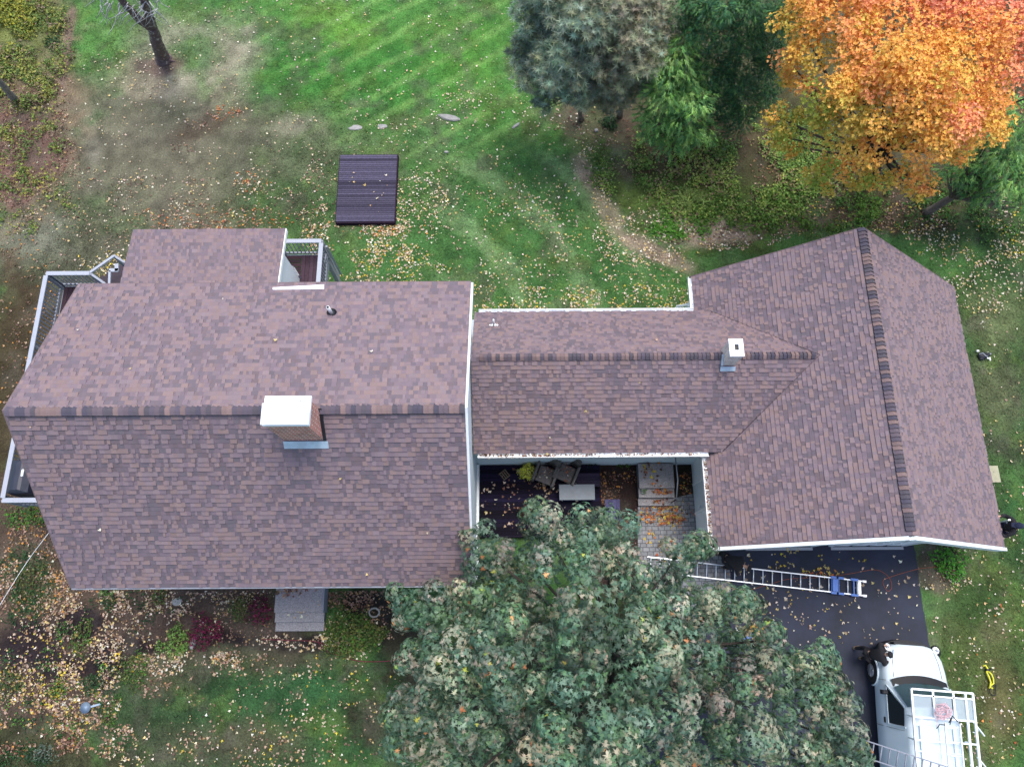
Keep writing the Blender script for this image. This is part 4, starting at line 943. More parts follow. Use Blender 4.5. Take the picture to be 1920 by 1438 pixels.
rough_trunk(t, [W(29, 190, G-.1), W(15, 172, .5), W(-8, 145, 2.0), W(-40, 110, 4), W(-60, 60, 6), W(-90, 20, 7.5)], [.16, .12, .11, .09, .05, .015], lin(140, 136, 136))
mb = MB(); mb.tube([W(-8, 145, 2.0), W(-30, 150, 3), W(-60, 130, 4)], [.06, .04, .02], 6, lin(140, 136, 136)); mb.build('limb', MT['bark'], t)

# ------------------------------------------------------------------ shrubs and flowers
def shrub(name, label, u, v, r_, h, palette, size=.06, dens=1500, tmpl=STAR5, ry=None, cat='shrub', group=None, z0=G, woody=True, jitter=.6):
    b = W(u, v, z0); t = empty(name, tuple(b), label, cat, group); n = int(dens*r_*(ry or r_))
    d = RNG.normal(0, 1, (n, 3)); d /= np.linalg.norm(d, axis=1)[:, None]; d[:, 2] = np.abs(d[:, 2])
    ang = np.arctan2(d[:, 1], d[:, 0]); wob = 1 + .18*np.sin(ang*3+u) + .12*np.sin(ang*7+v); rad = RNG.uniform(.3, 1.05, n)**.5
    p = d * (rad*wob)[:, None] * np.array([r_, ry or r_, h]); p[:, 2] += .02
    leaves('foliage', tmpl[0], tmpl[1], p + b, d + [0, 0, .7], RNG.uniform(size*.7, size*1.3, n), pal(n, palette, .22), MT['leaf'], t, jitter=jitter)
    mb = MB()
    for k in range(7):
        a_ = k*.9; e = b + np.array([math.cos(a_)*r_*.6, math.sin(a_)*(ry or r_)*.6, h*.7]); mb.tube([b + [0, 0, -.02], (b+e)/2 + [0, 0, .05], e], [.012, .008, .004], 4, lin(90, 74, 60))
    mb.build('stems', MT['bark'], t)
    return t
GRN = [lin(70, 118, 46), lin(88, 138, 52), lin(58, 98, 44)]; DGR = [lin(44, 84, 46), lin(56, 96, 50), lin(40, 72, 40)]; LIME = [lin(122, 160, 74), lin(142, 178, 96), lin(106, 146, 60)]
MAG = [lin(146, 30, 86), lin(120, 24, 70), lin(92, 26, 56), lin(70, 60, 50)]; OLV = [lin(96, 112, 54), lin(80, 96, 46), lin(112, 120, 60)]
shrub('shrub', 'bright green rounded shrub beside the driveway below the garage gable', 1778, 1056, .62, .5, [lin(90, 160, 50), lin(110, 180, 60), lin(70, 134, 44)], .08, 1500)
shrub('shrub', 'small green shrub touching the front eave near the left corner', 203, 1106, .26, .35, GRN, .06, 2200)
shrub('shrub', 'small dark green shrub just below the one at the front eave', 207, 1130, .26, .3, DGR, .06, 2200)
shrub('shrub', 'pale lime green low plant in the front bed', 335, 1203, .42, .22, LIME, .07, 1800, ry=.55)
shrub('shrub', 'small lime green plant left of the larger pale one', 303, 1213, .22, .2, GRN+LIME, .06, 1800)
shrub('flowering_shrub', 'magenta leaved shrub in the middle of the front bed', 385, 1185, .62, .4, MAG, .07, 1500, ry=.6)
shrub('flowering_shrub', 'magenta leaved shrub touching the left side of the front steps', 487, 1145, .42, .4, MAG+[lin(80, 96, 50)], .07, 1700, ry=.55)
shrub('shrub', 'olive green shrub between the two magenta ones', 452, 1140, .42, .3, OLV, .06, 1800)
shrub('ground_cover_plant', 'wide olive green creeping mound right of the front steps', 662, 1188, 1.0, .45, OLV+OLV+GRN+[lin(130, 140, 70)], .07, 2600, ry=.78, cat='plant')
shrub('ground_cover_plant', 'green creeping plant near the lawn corner of the bed', 250, 1255, .6, .18, GRN+OLV, .06, 1400, ry=.62, cat='plant')
shrub('ground_cover_plant', 'narrow green creeping plant left in the front bed', 155, 1196, .35, .18, OLV+GRN, .06, 1500, ry=.7, cat='plant')
shrub('shrub', 'dark green rounded shrub in the front bed', 176, 1282, .36, .3, DGR, .06, 2200)
shrub('shrub', 'small green plant at the lawn edge near the dark rounded shrub', 222, 1312, .2, .18, GRN, .05, 2200)
shrub('shrub', 'green and yellow patchy plant at lower left', 110, 1290, .34, .18, GRN+[lin(180, 170, 60)], .06, 1700)
shrub('shrub', 'grey-blue feathery juniper at the bottom left edge', 85, 1412, .5, .25, [lin(120, 140, 128), lin(96, 120, 104)], .1, 1100, tmpl=SPRAY, ry=.3)
shrub('ground_cover_plant', 'grassy green patch beside the cable left of the house', 60, 1095, .7, .12, DGR+OLV, .06, 900, cat='plant')
shrub('shrub', 'small green bush below the deck railing corner', 62, 958, .3, .25, GRN, .05, 1800)
shrub('chrysanthemum', 'potted yellow chrysanthemum on the courtyard deck', 990, 885, .33, .5, [lin(250, 244, 90, 1), lin(252, 248, 130, 1), lin(240, 234, 70, 1), lin(252, 246, 100, 1), lin(170, 190, 80, 1)], .045, 7000, cat='flower', z0=-.18)
shrub('shrub', 'leafy green plant at the courtyard wall beside the wicker chairs', 1107, 872, .3, .35, DGR+GRN, .06, 2200)
shrub('shrub', 'bright green bush at the courtyard wall by the entry steps', 1168, 866, .34, .3, [lin(80, 130, 40), lin(64, 112, 34)], .05, 2600, ry=.25)
shrub('dried_plant', 'brown dried potted plant on the courtyard deck beside the tree', 986, 962, .28, .4, [lin(104, 74, 58), lin(84, 62, 50)], .06, 1800, cat='plant', z0=-.18)
shrub('shrub', 'low green plant against the eave between the left corner and the magenta shrub', 300, 1118, .3, .2, OLV+GRN, .06, 1300)
shrub('shrub', 'dark green plant between the black mulch patches at the left', 120, 1180, .3, .2, DGR+GRN, .06, 1300)
shrub('shrub', 'small green plant beside the blue bird bath', 205, 1345, .3, .18, GRN+OLV, .06, 1300)
shrub('shrub', 'spreading green plant at the left frame edge in the leaf bed', 20, 1280, .45, .2, DGR+OLV, .06, 1200)
shrub('succulent', 'pale green rosette succulent in a bowl on the entry steps', 1206, 921, .09, .1, [lin(130, 150, 120)], .06, 9000, cat='plant', z0=-.13)
rb = [(20, 22, .9, [lin(170, 168, 60), lin(140, 150, 60)]), (48, 62, .5, [lin(160, 160, 70), lin(120, 140, 60)]), (100, 82, .35, DGR)]
for u, v, r_, pl in rb: shrub('shrub', {20: 'yellow-green bush in the top left corner', 48: 'small yellowing bush under the corner bush', 100: 'dark green low bush beside the worn path'}[u], u, v, r_, r_*.6, pl, .09, 900)
shrub('ornamental_grass', 'pale tussock of long grass at the edge of the woods', 1290, 378, .9, .35, [lin(150, 172, 92), lin(124, 150, 74)], .35, 700, tmpl=BLADE, ry=.5, cat='grass clump')
shrub('shrub', 'low glossy green plant at the foot of the grey pine', 1142, 232, .35, .3, DGR, .09, 1600)

def ground_leaves(name, label, regs, tmpl, size, mat, z=.03, flat=.35, excl=None, pick=None):
    P, Cc = [], []
    for (cx, cy, rx, ry, n, cols, *zz) in regs:
        n = int(n * (1.7 if cols[0] == CRM[0] else 1.25))
        a_ = RNG.random(n)*6.283; q = np.sqrt(RNG.random(n)); u = cx+rx*q*np.cos(a_); v = cy+ry*q*np.sin(a_)
        # uneven drifts
        keep = fbm(u, v, 42, 60) + RNG.normal(0, .07, n) > .44
        u, v = u[keep], v[keep]
        z_ = zz[0] if zz else G
        for uu, vv in zip(u, v):
            p = W(uu, vv, z_)
            if z_ == G and ((MX0+.3 < p[0] < MX1 and MYF < p[1] < MYB) or (RXL+.2 < p[0] < RXR-.2 and RYF+.2 < p[1] < RYB) or (MX1-.1 < p[0] < RXL+.3 and CYF < p[1] < CYB)): continue
            P.append(p + [0, 0, z if not zz else .012])
        m = len(P) - sum(len(c) for c in Cc); Cc.append(pal(m, cols, .18))
    P = np.array(P); n = len(P); print(name, n)
    o = leaves(name, tmpl[0], tmpl[1], P, np.tile([0, 0, 1.], (n, 1)), size*(.45+.95*RNG.random(n)**1.5), np.concatenate(Cc), mat, None, jitter=flat)
    tag(o, label, None, None, 'stuff'); return o
CRM = [lin(226, 212, 190), lin(206, 184, 156), lin(240, 232, 212), lin(190, 166, 142), lin(222, 200, 140)]
PNK = [lin(168, 140, 122), lin(146, 118, 102), lin(190, 164, 146), lin(124, 98, 84), lin(180, 146, 104), lin(104, 82, 72)]
ORG = [lin(206, 128, 70), lin(214, 152, 80), lin(190, 104, 64)]; BRN = [lin(120, 86, 72), lin(142, 104, 88), lin(98, 72, 62), lin(164, 130, 112)]; YEL = [lin(222, 198, 76), lin(210, 186, 110)]
regs = [(700, 120, 480, 180, 850, CRM), (300, 260, 300, 180, 700, CRM), (900, 280, 260, 130, 500, CRM), (980, 470, 330, 130, 1500, CRM+YEL[1:]), (300, 400, 330, 70, 900, CRM+PNK),
 (400, 415, 160, 35, 420, PNK+ORG), (620, 380, 80, 90, 420, CRM+PNK), (690, 450, 130, 45, 700, CRM+ORG[1:2]), (720, 510, 130, 50, 700, CRM+YEL), (780, 380, 60, 60, 220, CRM), (690, 430, 70, 15, 260, CRM+ORG),
 (420, 215, 35, 16, 90, [ORG[2], PNK[0], ORG[0]]), (385, 230, 40, 14, 70, PNK), (335, 280, 28, 9, 60, PNK), (390, 425, 40, 12, 90, ORG+PNK), (470, 340, 50, 22, 60, CRM+ORG), (860, 190, 50, 20, 60, CRM),
 (60, 600, 110, 180, 900, PNK+ORG[1:2]), (190, 495, 50, 30, 160, CRM+YEL), (40, 260, 95, 130, 900, PNK+BRN), (110, 330, 60, 70, 220, BRN+PNK), (120, 120, 20, 110, 120, BRN),
 (1110, 340, 35, 70, 260, CRM), (1200, 450, 90, 50, 420, CRM), (1360, 430, 130, 40, 900, CRM+PNK), (1560, 410, 200, 35, 700, PNK+YEL), (1820, 430, 130, 70, 700, CRM+YEL), (1850, 520, 90, 70, 350, CRM), (1330, 290, 220, 60, 700, BRN), (1450, 330, 250, 70, 1100, BRN+PNK), (1140, 230, 110, 40, 260, BRN), (1720, 390, 120, 50, 600, BRN+PNK), (1000, 560, 180, 22, 300, CRM+YEL), (1200, 560, 110, 25, 240, CRM+YEL),
 (1880, 760, 60, 270, 90, CRM), (1840, 1200, 110, 240, 230, CRM), (1880, 1250, 50, 180, 50, CRM+ORG), (1770, 1090, 50, 20, 60, CRM), (1760, 1050, 50, 40, 130, PNK),
 (60, 1040, 170, 120, 2600, PNK+ORG[1:2]), (140, 1090, 150, 60, 1500, PNK+CRM), (330, 1120, 220, 35, 1500, PNK+CRM), (100, 1200, 130, 70, 700, PNK+CRM), (250, 1170, 170, 50, 1100, PNK+CRM), (90, 1310, 140, 70, 2000, PNK+CRM+YEL), (60, 1370, 110, 50, 1000, PNK+BRN+ORG[1:2]), (180, 1380, 80, 40, 500, PNK+BRN[:1]), (350, 1245, 110, 26, 500, CRM+PNK), (440, 1230, 70, 12, 170, PNK+CRM+ORG[1:2]), (290, 1290, 50, 20, 160, PNK), (180, 1290, 60, 40, 280, PNK+CRM), (210, 1240, 50, 40, 220, PNK+CRM),
 (560, 1205, 90, 16, 160, CRM), (680, 1120, 80, 26, 700, BRN+PNK), (450, 1185, 60, 40, 120, PNK), (720, 1160, 50, 40, 200, PNK), (660, 1190, 60, 45, 110, CRM), (120, 1240, 150, 60, 160, YEL),
 (450, 1330, 260, 110, 420, CRM+PNK), (640, 1300, 120, 80, 110, CRM+YEL[:1]), (500, 1400, 220, 40, 240, CRM+PNK+YEL), (250, 1400, 60, 40, 80, CRM), (330, 1240, 80, 20, 120, CRM),
 (1160, 930, 36, 85, 600, BRN+ORG[1:2]+PNK[:1]), (1300, 890, 26, 60, 240, BRN+ORG[:1]), (1165, 1000, 30, 50, 130, PNK+YEL), (1300, 925, 25, 30, 60, ORG+YEL)]
ground_leaves('fallen_leaves', 'scattered pale and orange fallen leaves all over lawns and beds', regs, STAR5, .08, MT['litter'])
regs = [(1245, 965, 50, 20, 300, ORG+BRN+YEL, PZ), (1260, 1000, 55, 60, 90, ORG+YEL, PZ), (1300, 985, 22, 50, 70, ORG+BRN, PZ), (1470, 1070, 110, 40, 60, YEL+CRM, DZ), (1530, 1090, 180, 60, 60, CRM, DZ), (1500, 1180, 100, 60, 60, CRM+YEL, DZ), (1540, 1073, 45, 7, 30, YEL+ORG, DZ), (1410, 1180, 22, 8, 60, YEL+ORG[1:2], DZ), (1500, 1050, 120, 20, 50, YEL, DZ), (1450, 1170, 60, 40, 30, CRM, DZ), (1660, 1130, 60, 90, 30, CRM, DZ),
 (1232, 885, 28, 32, 150, BRN+ORG[:1]+YEL[:1], .022), (1240, 922, 22, 6, 70, ORG+BRN, -.148), (1235, 940, 26, 5, 30, ORG+BRN, -.318), (1000, 935, 100, 60, 150, BRN+CRM, -.178), (1050, 905, 60, 20, 70, BRN+PNK, -.178), (560, 1108, 44, 10, 130, BRN+PNK, .022), (560, 1130, 40, 30, 20, CRM, .022), (740-50, 350, 45, 55, 12, CRM, -.268), (1060, 990, 50, 10, 30, CRM, -.178)]
ground_leaves('fallen_leaves', 'sparse yellow and brown fallen leaves on driveway, path, steps and decks', regs, STAR5, .10, MT['litter'])
# gutter debris
n = 420; xs = RNG.uniform(MX1+.05, RXL-.2, n)**1; xs = xs[RNG.random(n) < np.where(xs < 2.5, 1, .35)]; n = len(xs); P = np.stack([xs, CYF - .06 + RNG.normal(0, .025, n), np.full(n, CZ-.01)], -1)
P2 = np.stack([np.full(200, RXL-.06) + RNG.normal(0, .025, 200), RNG.uniform(RYF+.1, CYF-.2, 200), np.full(200, RZL-.02)], -1)
tag(leaves('gutter_leaves', STAR5[0], STAR5[1], np.concatenate([P, P2]), np.tile([0, 0, 1.], (n+200, 1)), RNG.uniform(.04, .08, n+200), pal(n+200, BRN+CRM[:1], .2), MT['litter'], None, jitter=.5), 'dry brown leaf debris lying in the courtyard gutters', None, None, 'stuff')

P = []
for (u, v, pl) in [(245, 692, 0), (192, 993, 1), (690, 1075, 1), (950, 700, 2), (1024, 852, 2), (1030, 820, 2), (300, 900, 1), (520, 640, 0), (420, 560, 0), (700, 660, 0), (1200, 720, 2), (60, 800, 1), (640, 900, 1), (1100, 770, 2), (1230, 640, 3), (800, 1000, 1), (150, 620, 0)]:
    q_ = {0: (MYB, MZB, MYR, MZR), 1: (MYF, MZF, MYR, MZR), 2: (CYF, CZ, CYR, CZR), 3: (CYB, CZ, CYR, CZR)}[pl]
    P.append(ground_hit(u, v, *q_) + [0, 0, .05])
n = len(P); tag(leaves('roof_leaves', STAR5[0], STAR5[1], np.array(P), np.tile([0, 0, 1.], (n, 1)), RNG.uniform(.05, .1, n), pal(n, CRM, .1), MT['litter'], None, jitter=.3), 'few pale leaves lying here and there on the roofs', None, None, 'stuff')
# grass blades: short turf everywhere the lawn shows
def blades(n, umin, umax, vmin, vmax, size, sel, lean=(.6, -.5), zoff=0):
    u = RNG.uniform(umin, umax, n); v = RNG.uniform(vmin, vmax, n)
    P = np.array([W(a_, b_, G) for a_, b_ in zip(u, v)])
    c = ground_color(P[:, 0], P[:, 1]); grn = c[:, 1] / (c[:, 0] + .001)
    inside = ((P[:, 0] > MX0+.3) & (P[:, 0] < MX1) & (P[:, 1] > MYF+.2) & (P[:, 1] < MYB)) | ((P[:, 0] > RXL) & (P[:, 0] < RXR-.2) & (P[:, 1] > RYF) & (P[:, 1] < RYB)) | ((P[:, 0] > MX1) & (P[:, 0] < RXL+.3) & (P[:, 1] > -2) & (P[:, 1] < CYB)) | ((P[:, 0] > 5.5) & (P[:, 1] < 1.9) & (u < 1765+ (v-1225)*.12*(v > 1225)) )
    inside |= (u > 634) & (u < 743) & (v > 290) & (v < 418)
    k = sel(grn, u, v) & ~inside
    return P[k], c[k]
P, c = blades(420000, -20, 1940, -20, 1460, .06, lambda g_, u, v: g_ > 1.04)
n = len(P); print('grass', n)
ax_ = np.stack([.5 + RNG.normal(0, .5, n), -.35 + RNG.normal(0, .5, n), np.full(n, .35)], -1)
cell = np.sin(np.floor(P[:, 0]/.13 + P[:, 1]*1.2)*12.9898 + np.floor(P[:, 1]/.09 + P[:, 0]*2)*78.233)*43758.5453; cell = .5 + 1.0*(cell - np.floor(cell)); c = c * cell[:, None]
o = leaves('grass', BLADE[0], BLADE[1], P, np.tile([0, 0, 1.], (n, 1)) , RNG.uniform(.06, .17, n), np.clip(c * (1 + RNG.normal(.1, .35, (n, 1))) * (1 + RNG.normal(0, .08, (n, 3))), .003, .6), MT['grass'], None, jitter=.25, axis=ax_)
tag(o, 'short green and dry turf blades of the lawns', None, None, 'stuff')
# wild undergrowth
def undergrowth(label, regs, size, tmpl=STAR5):
    P, Cc = [], []
    for (cx, cy, rx, ry, n, cols, h) in regs:
        for k in range(n):
            a_ = RNG.random()*6.283; q = math.sqrt(RNG.random()); u = cx+rx*q*math.cos(a_); v = cy+ry*q*math.sin(a_)
            if fbm(np.array([u]), np.array([v]), 40, 88)[0] < .47: continue
            b = W(u, v, G); m = RNG.integers(6, 16); rr = RNG.uniform(.06, .2)
            P.append(b + np.stack([RNG.normal(0, rr, m), RNG.normal(0, rr, m), RNG.uniform(.03, h, m)], -1)); Cc.append(pal(m, [cols[RNG.integers(0, len(cols))]], .2))
    P = np.concatenate(P); n = len(P)
    o = leaves('undergrowth', tmpl[0], tmpl[1], P, np.tile([0, 0, 1.], (n, 1)), RNG.uniform(size*.6, size*1.3, n), np.concatenate(Cc), MT['leaf'], None, jitter=.6)
    tag(o, label, None, None, 'stuff')
YG = [lin(140, 156, 76), lin(116, 142, 68), lin(170, 170, 84), lin(100, 128, 66), lin(150, 130, 108)]
undergrowth('low weeds and brambles in the rough strip at the left edge', [(50, 90, 90, 110, 700, YG, .35), (40, 240, 80, 120, 300, YG, .25), (60, 380, 80, 60, 60, YG, .15), (10, 40, 60, 60, 200, [lin(178, 176, 66), YG[0]], .5)], .10)
undergrowth('weeds and low plants growing along the edge of the woods', [(1360, 330, 235, 90, 1500, [lin(132, 164, 78, 1), lin(112, 146, 66, 1), lin(160, 176, 88, 1), lin(150, 130, 100, 1)], .2), (1440, 260, 130, 60, 500, [lin(116, 148, 74, 1), lin(100, 134, 70, 1)], .2), (1480, 400, 200, 40, 500, [lin(84, 122, 46), lin(104, 140, 50)], .2), (1160, 310, 60, 60, 200, [lin(96, 128, 56)], .2), (1700, 370, 200, 60, 350, GRN, .2), (1850, 400, 100, 60, 70, GRN, .15), (1280, 430, 70, 20, 120, [lin(92, 150, 50)], .15)], .09)
undergrowth('small green plants coming through the leaves of the front bed', [(100, 1290, 120, 90, 110, GRN+DGR, .12), (40, 1100, 60, 80, 120, DGR, .1), (300, 1150, 150, 40, 40, DGR, .12), (60, 970, 60, 20, 50, GRN, .12), (40, 1420, 60, 20, 60, DGR, .1)], .07)

# ------------------------------------------------------------------ stones
def stone(name, label, u, v, rx, ry, h, rot=0, group=None):
    b = W(u, v, G); mb = MB(); n = 10; a0 = random.random()
    ring = lambda k, z: [(b[0]+math.cos(R(rot))*rx*k*r1*math.cos(a_)-math.sin(R(rot))*ry*k*r1*math.sin(a_), b[1]+math.sin(R(rot))*rx*k*r1*math.cos(a_)+math.cos(R(rot))*ry*k*r1*math.sin(a_), z) for a_, r1 in rr]
    rr = [(i*2*math.pi/n, random.uniform(.75, 1.15)) for i in range(n)]
    vs = ring(1, G-.05) + ring(1, G+h*.5) + ring(.8, G+h) + [(b[0], b[1], G+h*1.03)]
    fs = [(l*n+i, l*n+(i+1) % n, l*n+n+(i+1) % n, l*n+n+i) for l in range(2) for i in range(n)] + [(2*n+i, 2*n+(i+1) % n, 3*n) for i in range(n)]
    mb.add(vs, fs); tag(mb.build(name, MT['stone']), label, 'stone', group)
stone('stone', 'long pale stone slab half sunk in the back lawn', 843, 222, .55, .13, .08, -16)
stone('stone', 'flat pale stone in the lawn above the wooden platform', 667, 240, .28, .12, .04, 5)
stone('stone', 'small pale stone right of the flat one above the platform', 717, 238, .2, .12, .04, 10)
stone('stone', 'thin tilted stone in the grass near the pines', 968, 236, .2, .07, .05, 40)
stone('stone', 'small white stone in the lawn right of the platform', 837, 286, .1, .06, .05)
stone('stone', 'round mossy stone at the foot of the pines', 1118, 246, .1, .09, .08)
stone('stone', 'small white stone in the shade under the woods edge', 1358, 281, .1, .07, .06)
stone('stone', 'small white stone at the weed edge under the orange maple', 1462, 376, .07, .06, .06)
stone('stone', 'white gravelly stone patch in the front bed under the eave', 332, 1128, .22, .13, .05)
stone('stone', 'grey stone between the pale plant and the magenta shrub', 362, 1207, .1, .2, .06)
mb = MB(); b = W(702, 1148, G)
mb.tube([(b[0]+.17*math.cos(a_), b[1]+.14*math.sin(a_), G+.04) for a_ in [k*.42 for k in range(16)]], .03, 6); tag(mb.build('stone_ring', MT['stone']), 'small pale ring of stone set in the dark mulch', 'edging')
b = W(161, 1326, G+.15); t = empty('bird_bath', (b[0], b[1], G), 'blue-grey dish of a small bird bath in the leafy bed', 'bird bath')
mb = MB(); mb.tube([(b[0], b[1], G), (b[0], b[1], G+.12)], [.1, .06], 10); mb.build('pedestal', MT['bluestone'], t)
mb = MB(); mb.tube([(b[0], b[1], G+.12), (b[0], b[1], G+.18)], [.08, .17], 18); mb.bar((b[0]+.15, b[1]+.02, G+.17), (b[0]+.42, b[1]+.1, G+.1), .06, .02); mb.build('dish', MT['bluestone'], t)

# cords and hoses
def cord(name, label, pts, r_, mat, cat='hose', smooth=4):
    P = [Vector([float(c) for c in W(u, v, z)]) for u, v, z in pts]; out = []
    for i in range(len(P)-1):
        p0, p1, p2, p3 = P[max(i-1, 0)], P[i], P[i+1], P[min(i+2, len(P)-1)]
        for k in range(smooth):
            s_ = k/smooth; out.append(.5*((2*p1)+(p2-p0)*s_+(2*p0-5*p1+4*p2-p3)*s_*s_+(3*p1-p0-3*p2+p3)*s_**3))
    out.append(P[-1]); mb = MB(); mb.tube(out, r_, 6); return tag(mb.build(name, mat), label, cat)
g0 = G+.05
cord('garden_hose', 'dark red hose along the edge of the front bed', [(490, 1198, g0), (540, 1200, g0), (590, 1202, g0), (615, 1212, g0), (635, 1222, g0), (660, 1236, g0), (690, 1240, g0), (735, 1238, g0), (748, 1230, g0), (752, 1238, g0), (742, 1242, g0), (744, 1228, g0)], .014, MT['maroon'])
cord('garden_hose', 'thin dark red hose curling on the front lawn edge', [(600, 1196, g0), (598, 1206, g0), (615, 1222, g0), (640, 1228, g0), (655, 1220, g0)], .008, MT['maroon'])
d0 = DZ+.012
cord('cable', 'thin orange cord running across the driveway past the ladder', [(1360, 1100, d0), (1400, 1106, d0), (1440, 1096, d0), (1480, 1085, d0), (1540, 1082, d0), (1590, 1076, d0), (1640, 1068, d0), (1665, 1080, d0), (1672, 1100, d0), (1664, 1108, d0), (1655, 1090, d0), (1668, 1082, d0), (1700, 1072, d0), (1730, 1065, g0), (1765, 1062, g0)], .008, MT['orange'], 'cord')
t0 = cord('overhead_wire', 'pair of thin white wires crossing the left end of the front garden', [(92, 998, 2.6), (60, 1040, 2.6), (30, 1085, 2.7), (-10, 1150, 2.8)], .007, MT['alu'], 'wire')

# ------------------------------------------------------------------ courtyard furniture
def wicker_chair(u, v, rz, label):
    b = W(u, v, -.18); t = empty('wicker_chair', tuple(b), label, 'chair', 'wicker armchairs on the courtyard deck', rz)
    mb = MB(); mb.box((-.28, -.30, .30), (.28, .26, .42), bev=.04); mb.build('seat', MT['wicker'], t, world=False)
    mb = MB(); n = 9; vs = []
    for k in range(n):                                        # curved back
        x = -.36 + .72*k/(n-1); y = .30 + .10*(1-(x/.36)**2)
        vs += [(x, y, .12), (x, y+.07, .12), (x, y+.17, .80), (x, y+.09, .82)]
    fs = [(4*k+i, 4*k+(i+1) % 4, 4*k+4+(i+1) % 4, 4*k+4+i) for k in range(n-1) for i in range(4)] + [(3,2,1,0), tuple(4*(n-1)+i for i in range(4))]
    mb.add(vs, fs); mb.build('backrest', MT['wicker'], t, world=False)
    for s_ in (-1, 1):
        mb = MB(); mb.box((s_*.30, -.34, .10), (s_*.39, .34, .60), bev=.035); mb.build('armrest', MT['wicker'], t, world=False)
        for yy in (-.3, .3):
            mb = MB(); mb.box((s_*.34-.03, yy-.03, 0), (s_*.34+.03, yy+.03, .11)); mb.build('leg', MT['black'], t, world=False)
    n = 30; P = np.stack([RNG.normal(0, .1, n), RNG.normal(.05, .12, n), np.full(n, .43)], -1)
    P = np.clip(P, [-.26, -.28, .43], [.26, .24, .44])
    Rm = np.array(Matrix.Rotation(rz, 3, 'Z')); return t, P @ Rm.T + b
ch1, lp1 = wicker_chair(1022, 893, R(-22), 'left of two brown wicker armchairs, beside the yellow flowers')
ch2_, lp2 = wicker_chair(1060, 890, R(-24), 'right of two brown wicker armchairs, behind the grey table')
lp = np.concatenate([lp1, lp2]); n = len(lp)
tag(leaves('seat_leaves', STAR5[0], STAR5[1], lp, np.tile([0, 0, 1.], (n, 1)), RNG.uniform(.05, .09, n), pal(n, BRN+CRM[:1]+ORG[2:], .2), MT['litter'], None, jitter=.4), 'small brown leaves lying on the wicker chair seats', None, None, 'stuff')
def table(name, label, u0, v0, u1, v1, z, mat, th_=.04, leg=.05, cat='table', slats=None):
    a_ = W(u0, v0, z); b_ = W(u1, v1, z); zf = -.18; t = empty(name, ((a_[0]+b_[0])/2, (a_[1]+b_[1])/2, zf), label, cat)
    mb = MB()
    if slats: boards(mb, a_[0], b_[0], b_[1], a_[1], z, along=slats[0], bw=slats[1], cols=slats[2])
    else: mb.box((a_[0], b_[1], z-th_), (b_[0], a_[1], z), bev=.008)
    mb.build('table_top' if cat == 'table' else 'seat', mat, t)
    for (x, y) in ((a_[0]+.06, a_[1]-.06), (b_[0]-.06, a_[1]-.06), (a_[0]+.06, b_[1]+.06), (b_[0]-.06, b_[1]+.06)):
        mb = MB(); mb.box((x-leg/2, y-leg/2, zf), (x+leg/2, y+leg/2, z-th_-.001)); mb.build('leg', MT['plastic'], t)
    return t
table('patio_table', 'rectangular blue-grey table on the courtyard deck before the chairs', 1048, 908, 1116, 937, .30, MT['slate'])
t = table('wooden_bench', 'dark slatted bench behind the grey table at the deck edge', 1080, 887, 1126, 912, .15, MT['deck'], cat='bench', slats=('x', .11, [lin(62, 54, 74), lin(54, 48, 66)]))
t = table('wooden_bench', 'dark slatted bench at the right edge of the courtyard deck partly under the tree', 1134, 936, 1164, 976, .12, MT['deck'], cat='bench', slats=('y', .12, [lin(78, 76, 110), lin(70, 68, 98), lin(84, 84, 118)]))
b = W(946, 890, -.1); t = empty('wooden_crate', (b[0], b[1], -.18), 'small slatted wooden crate turned askew on the courtyard deck', 'crate', None, R(38))
mb = MB()
for k in range(4): mb.box((-.13+.075*k, -.12, .10), (-.13+.075*k+.035, .12, .12))
mb.build('slats', MT['khaki'], t, world=False)
mb = MB(); mb.box((-.14, -.14, 0), (.14, -.122, .12)); mb.box((-.14, .122, 0), (.14, .14, .12)); mb.build('frame', MT['khaki'], t, world=False)
b = W(992, 886, -.18); mb = MB(); mb.tube([(b[0], b[1], -.18), (b[0], b[1], .06)], [.13, .17], 14); tag(mb.build('flower_pot', MT['terracotta']), 'dark round pot holding the yellow chrysanthemum', 'pot')
b = W(1206, 921, -.13); mb = MB(); mb.tube([(b[0], b[1], -.149), (b[0], b[1], -.07)], [.07, .1], 14); tag(mb.build('plant_bowl', MT['concrete']), 'pale bowl holding the succulent on the entry steps', 'bowl')
b = W(1125, 866, G); mb = MB(); mb.tube([(b[0], b[1], G), (b[0], b[1], G+.1), (b[0]+.05, b[1]-.03, G+.25)], [.05, .06, .03], 8); mb.ell((b[0]+.05, b[1]-.03, G+.3), (.06, .05, .05)); tag(mb.build('garden_ornament', MT['whitecloth']), 'small white garden ornament by the courtyard wall plants', 'ornament')

# ------------------------------------------------------------------ ladders
def ladder(name, label, A, B, width, n, parts_mat, rail_w=.03, rail_h=.07, feet=False, up=(0, 0, 1), group=None, off=0.0, rungr=.018):
    A = Vector([float(c) for c in A]); B = Vector([float(c) for c in B]); d = (B-A).normalized(); u_ = Vector(up); x = d.cross(u_).normalized(); t = empty(name, tuple(A), label, 'ladder', group)
    for s_ in (-1, 1):
        mb = MB(); mb.bar(A + x*s_*width/2, B + x*s_*width/2, rail_w, rail_h, up=u_); mb.build('rail', parts_mat, t)
    L = (B-A).length
    for i in range(n):
        c = A + d*(off + (L-off)*(i+.4)/n); mb = MB(); mb.tube([c - x*(width/2-.01), c + x*(width/2-.01)], rungr, 8); mb.build('rung', parts_mat, t)
    if feet:
        for s_ in (-1, 1):
            mb = MB(); e = B + x*s_*width/2; mb.bar(e - d*.02, e + d*.1, .07, .09, up=u_); mb.build('foot', MT['alu'], t)
    return t, A, B, d, x
LZ = DZ + .09
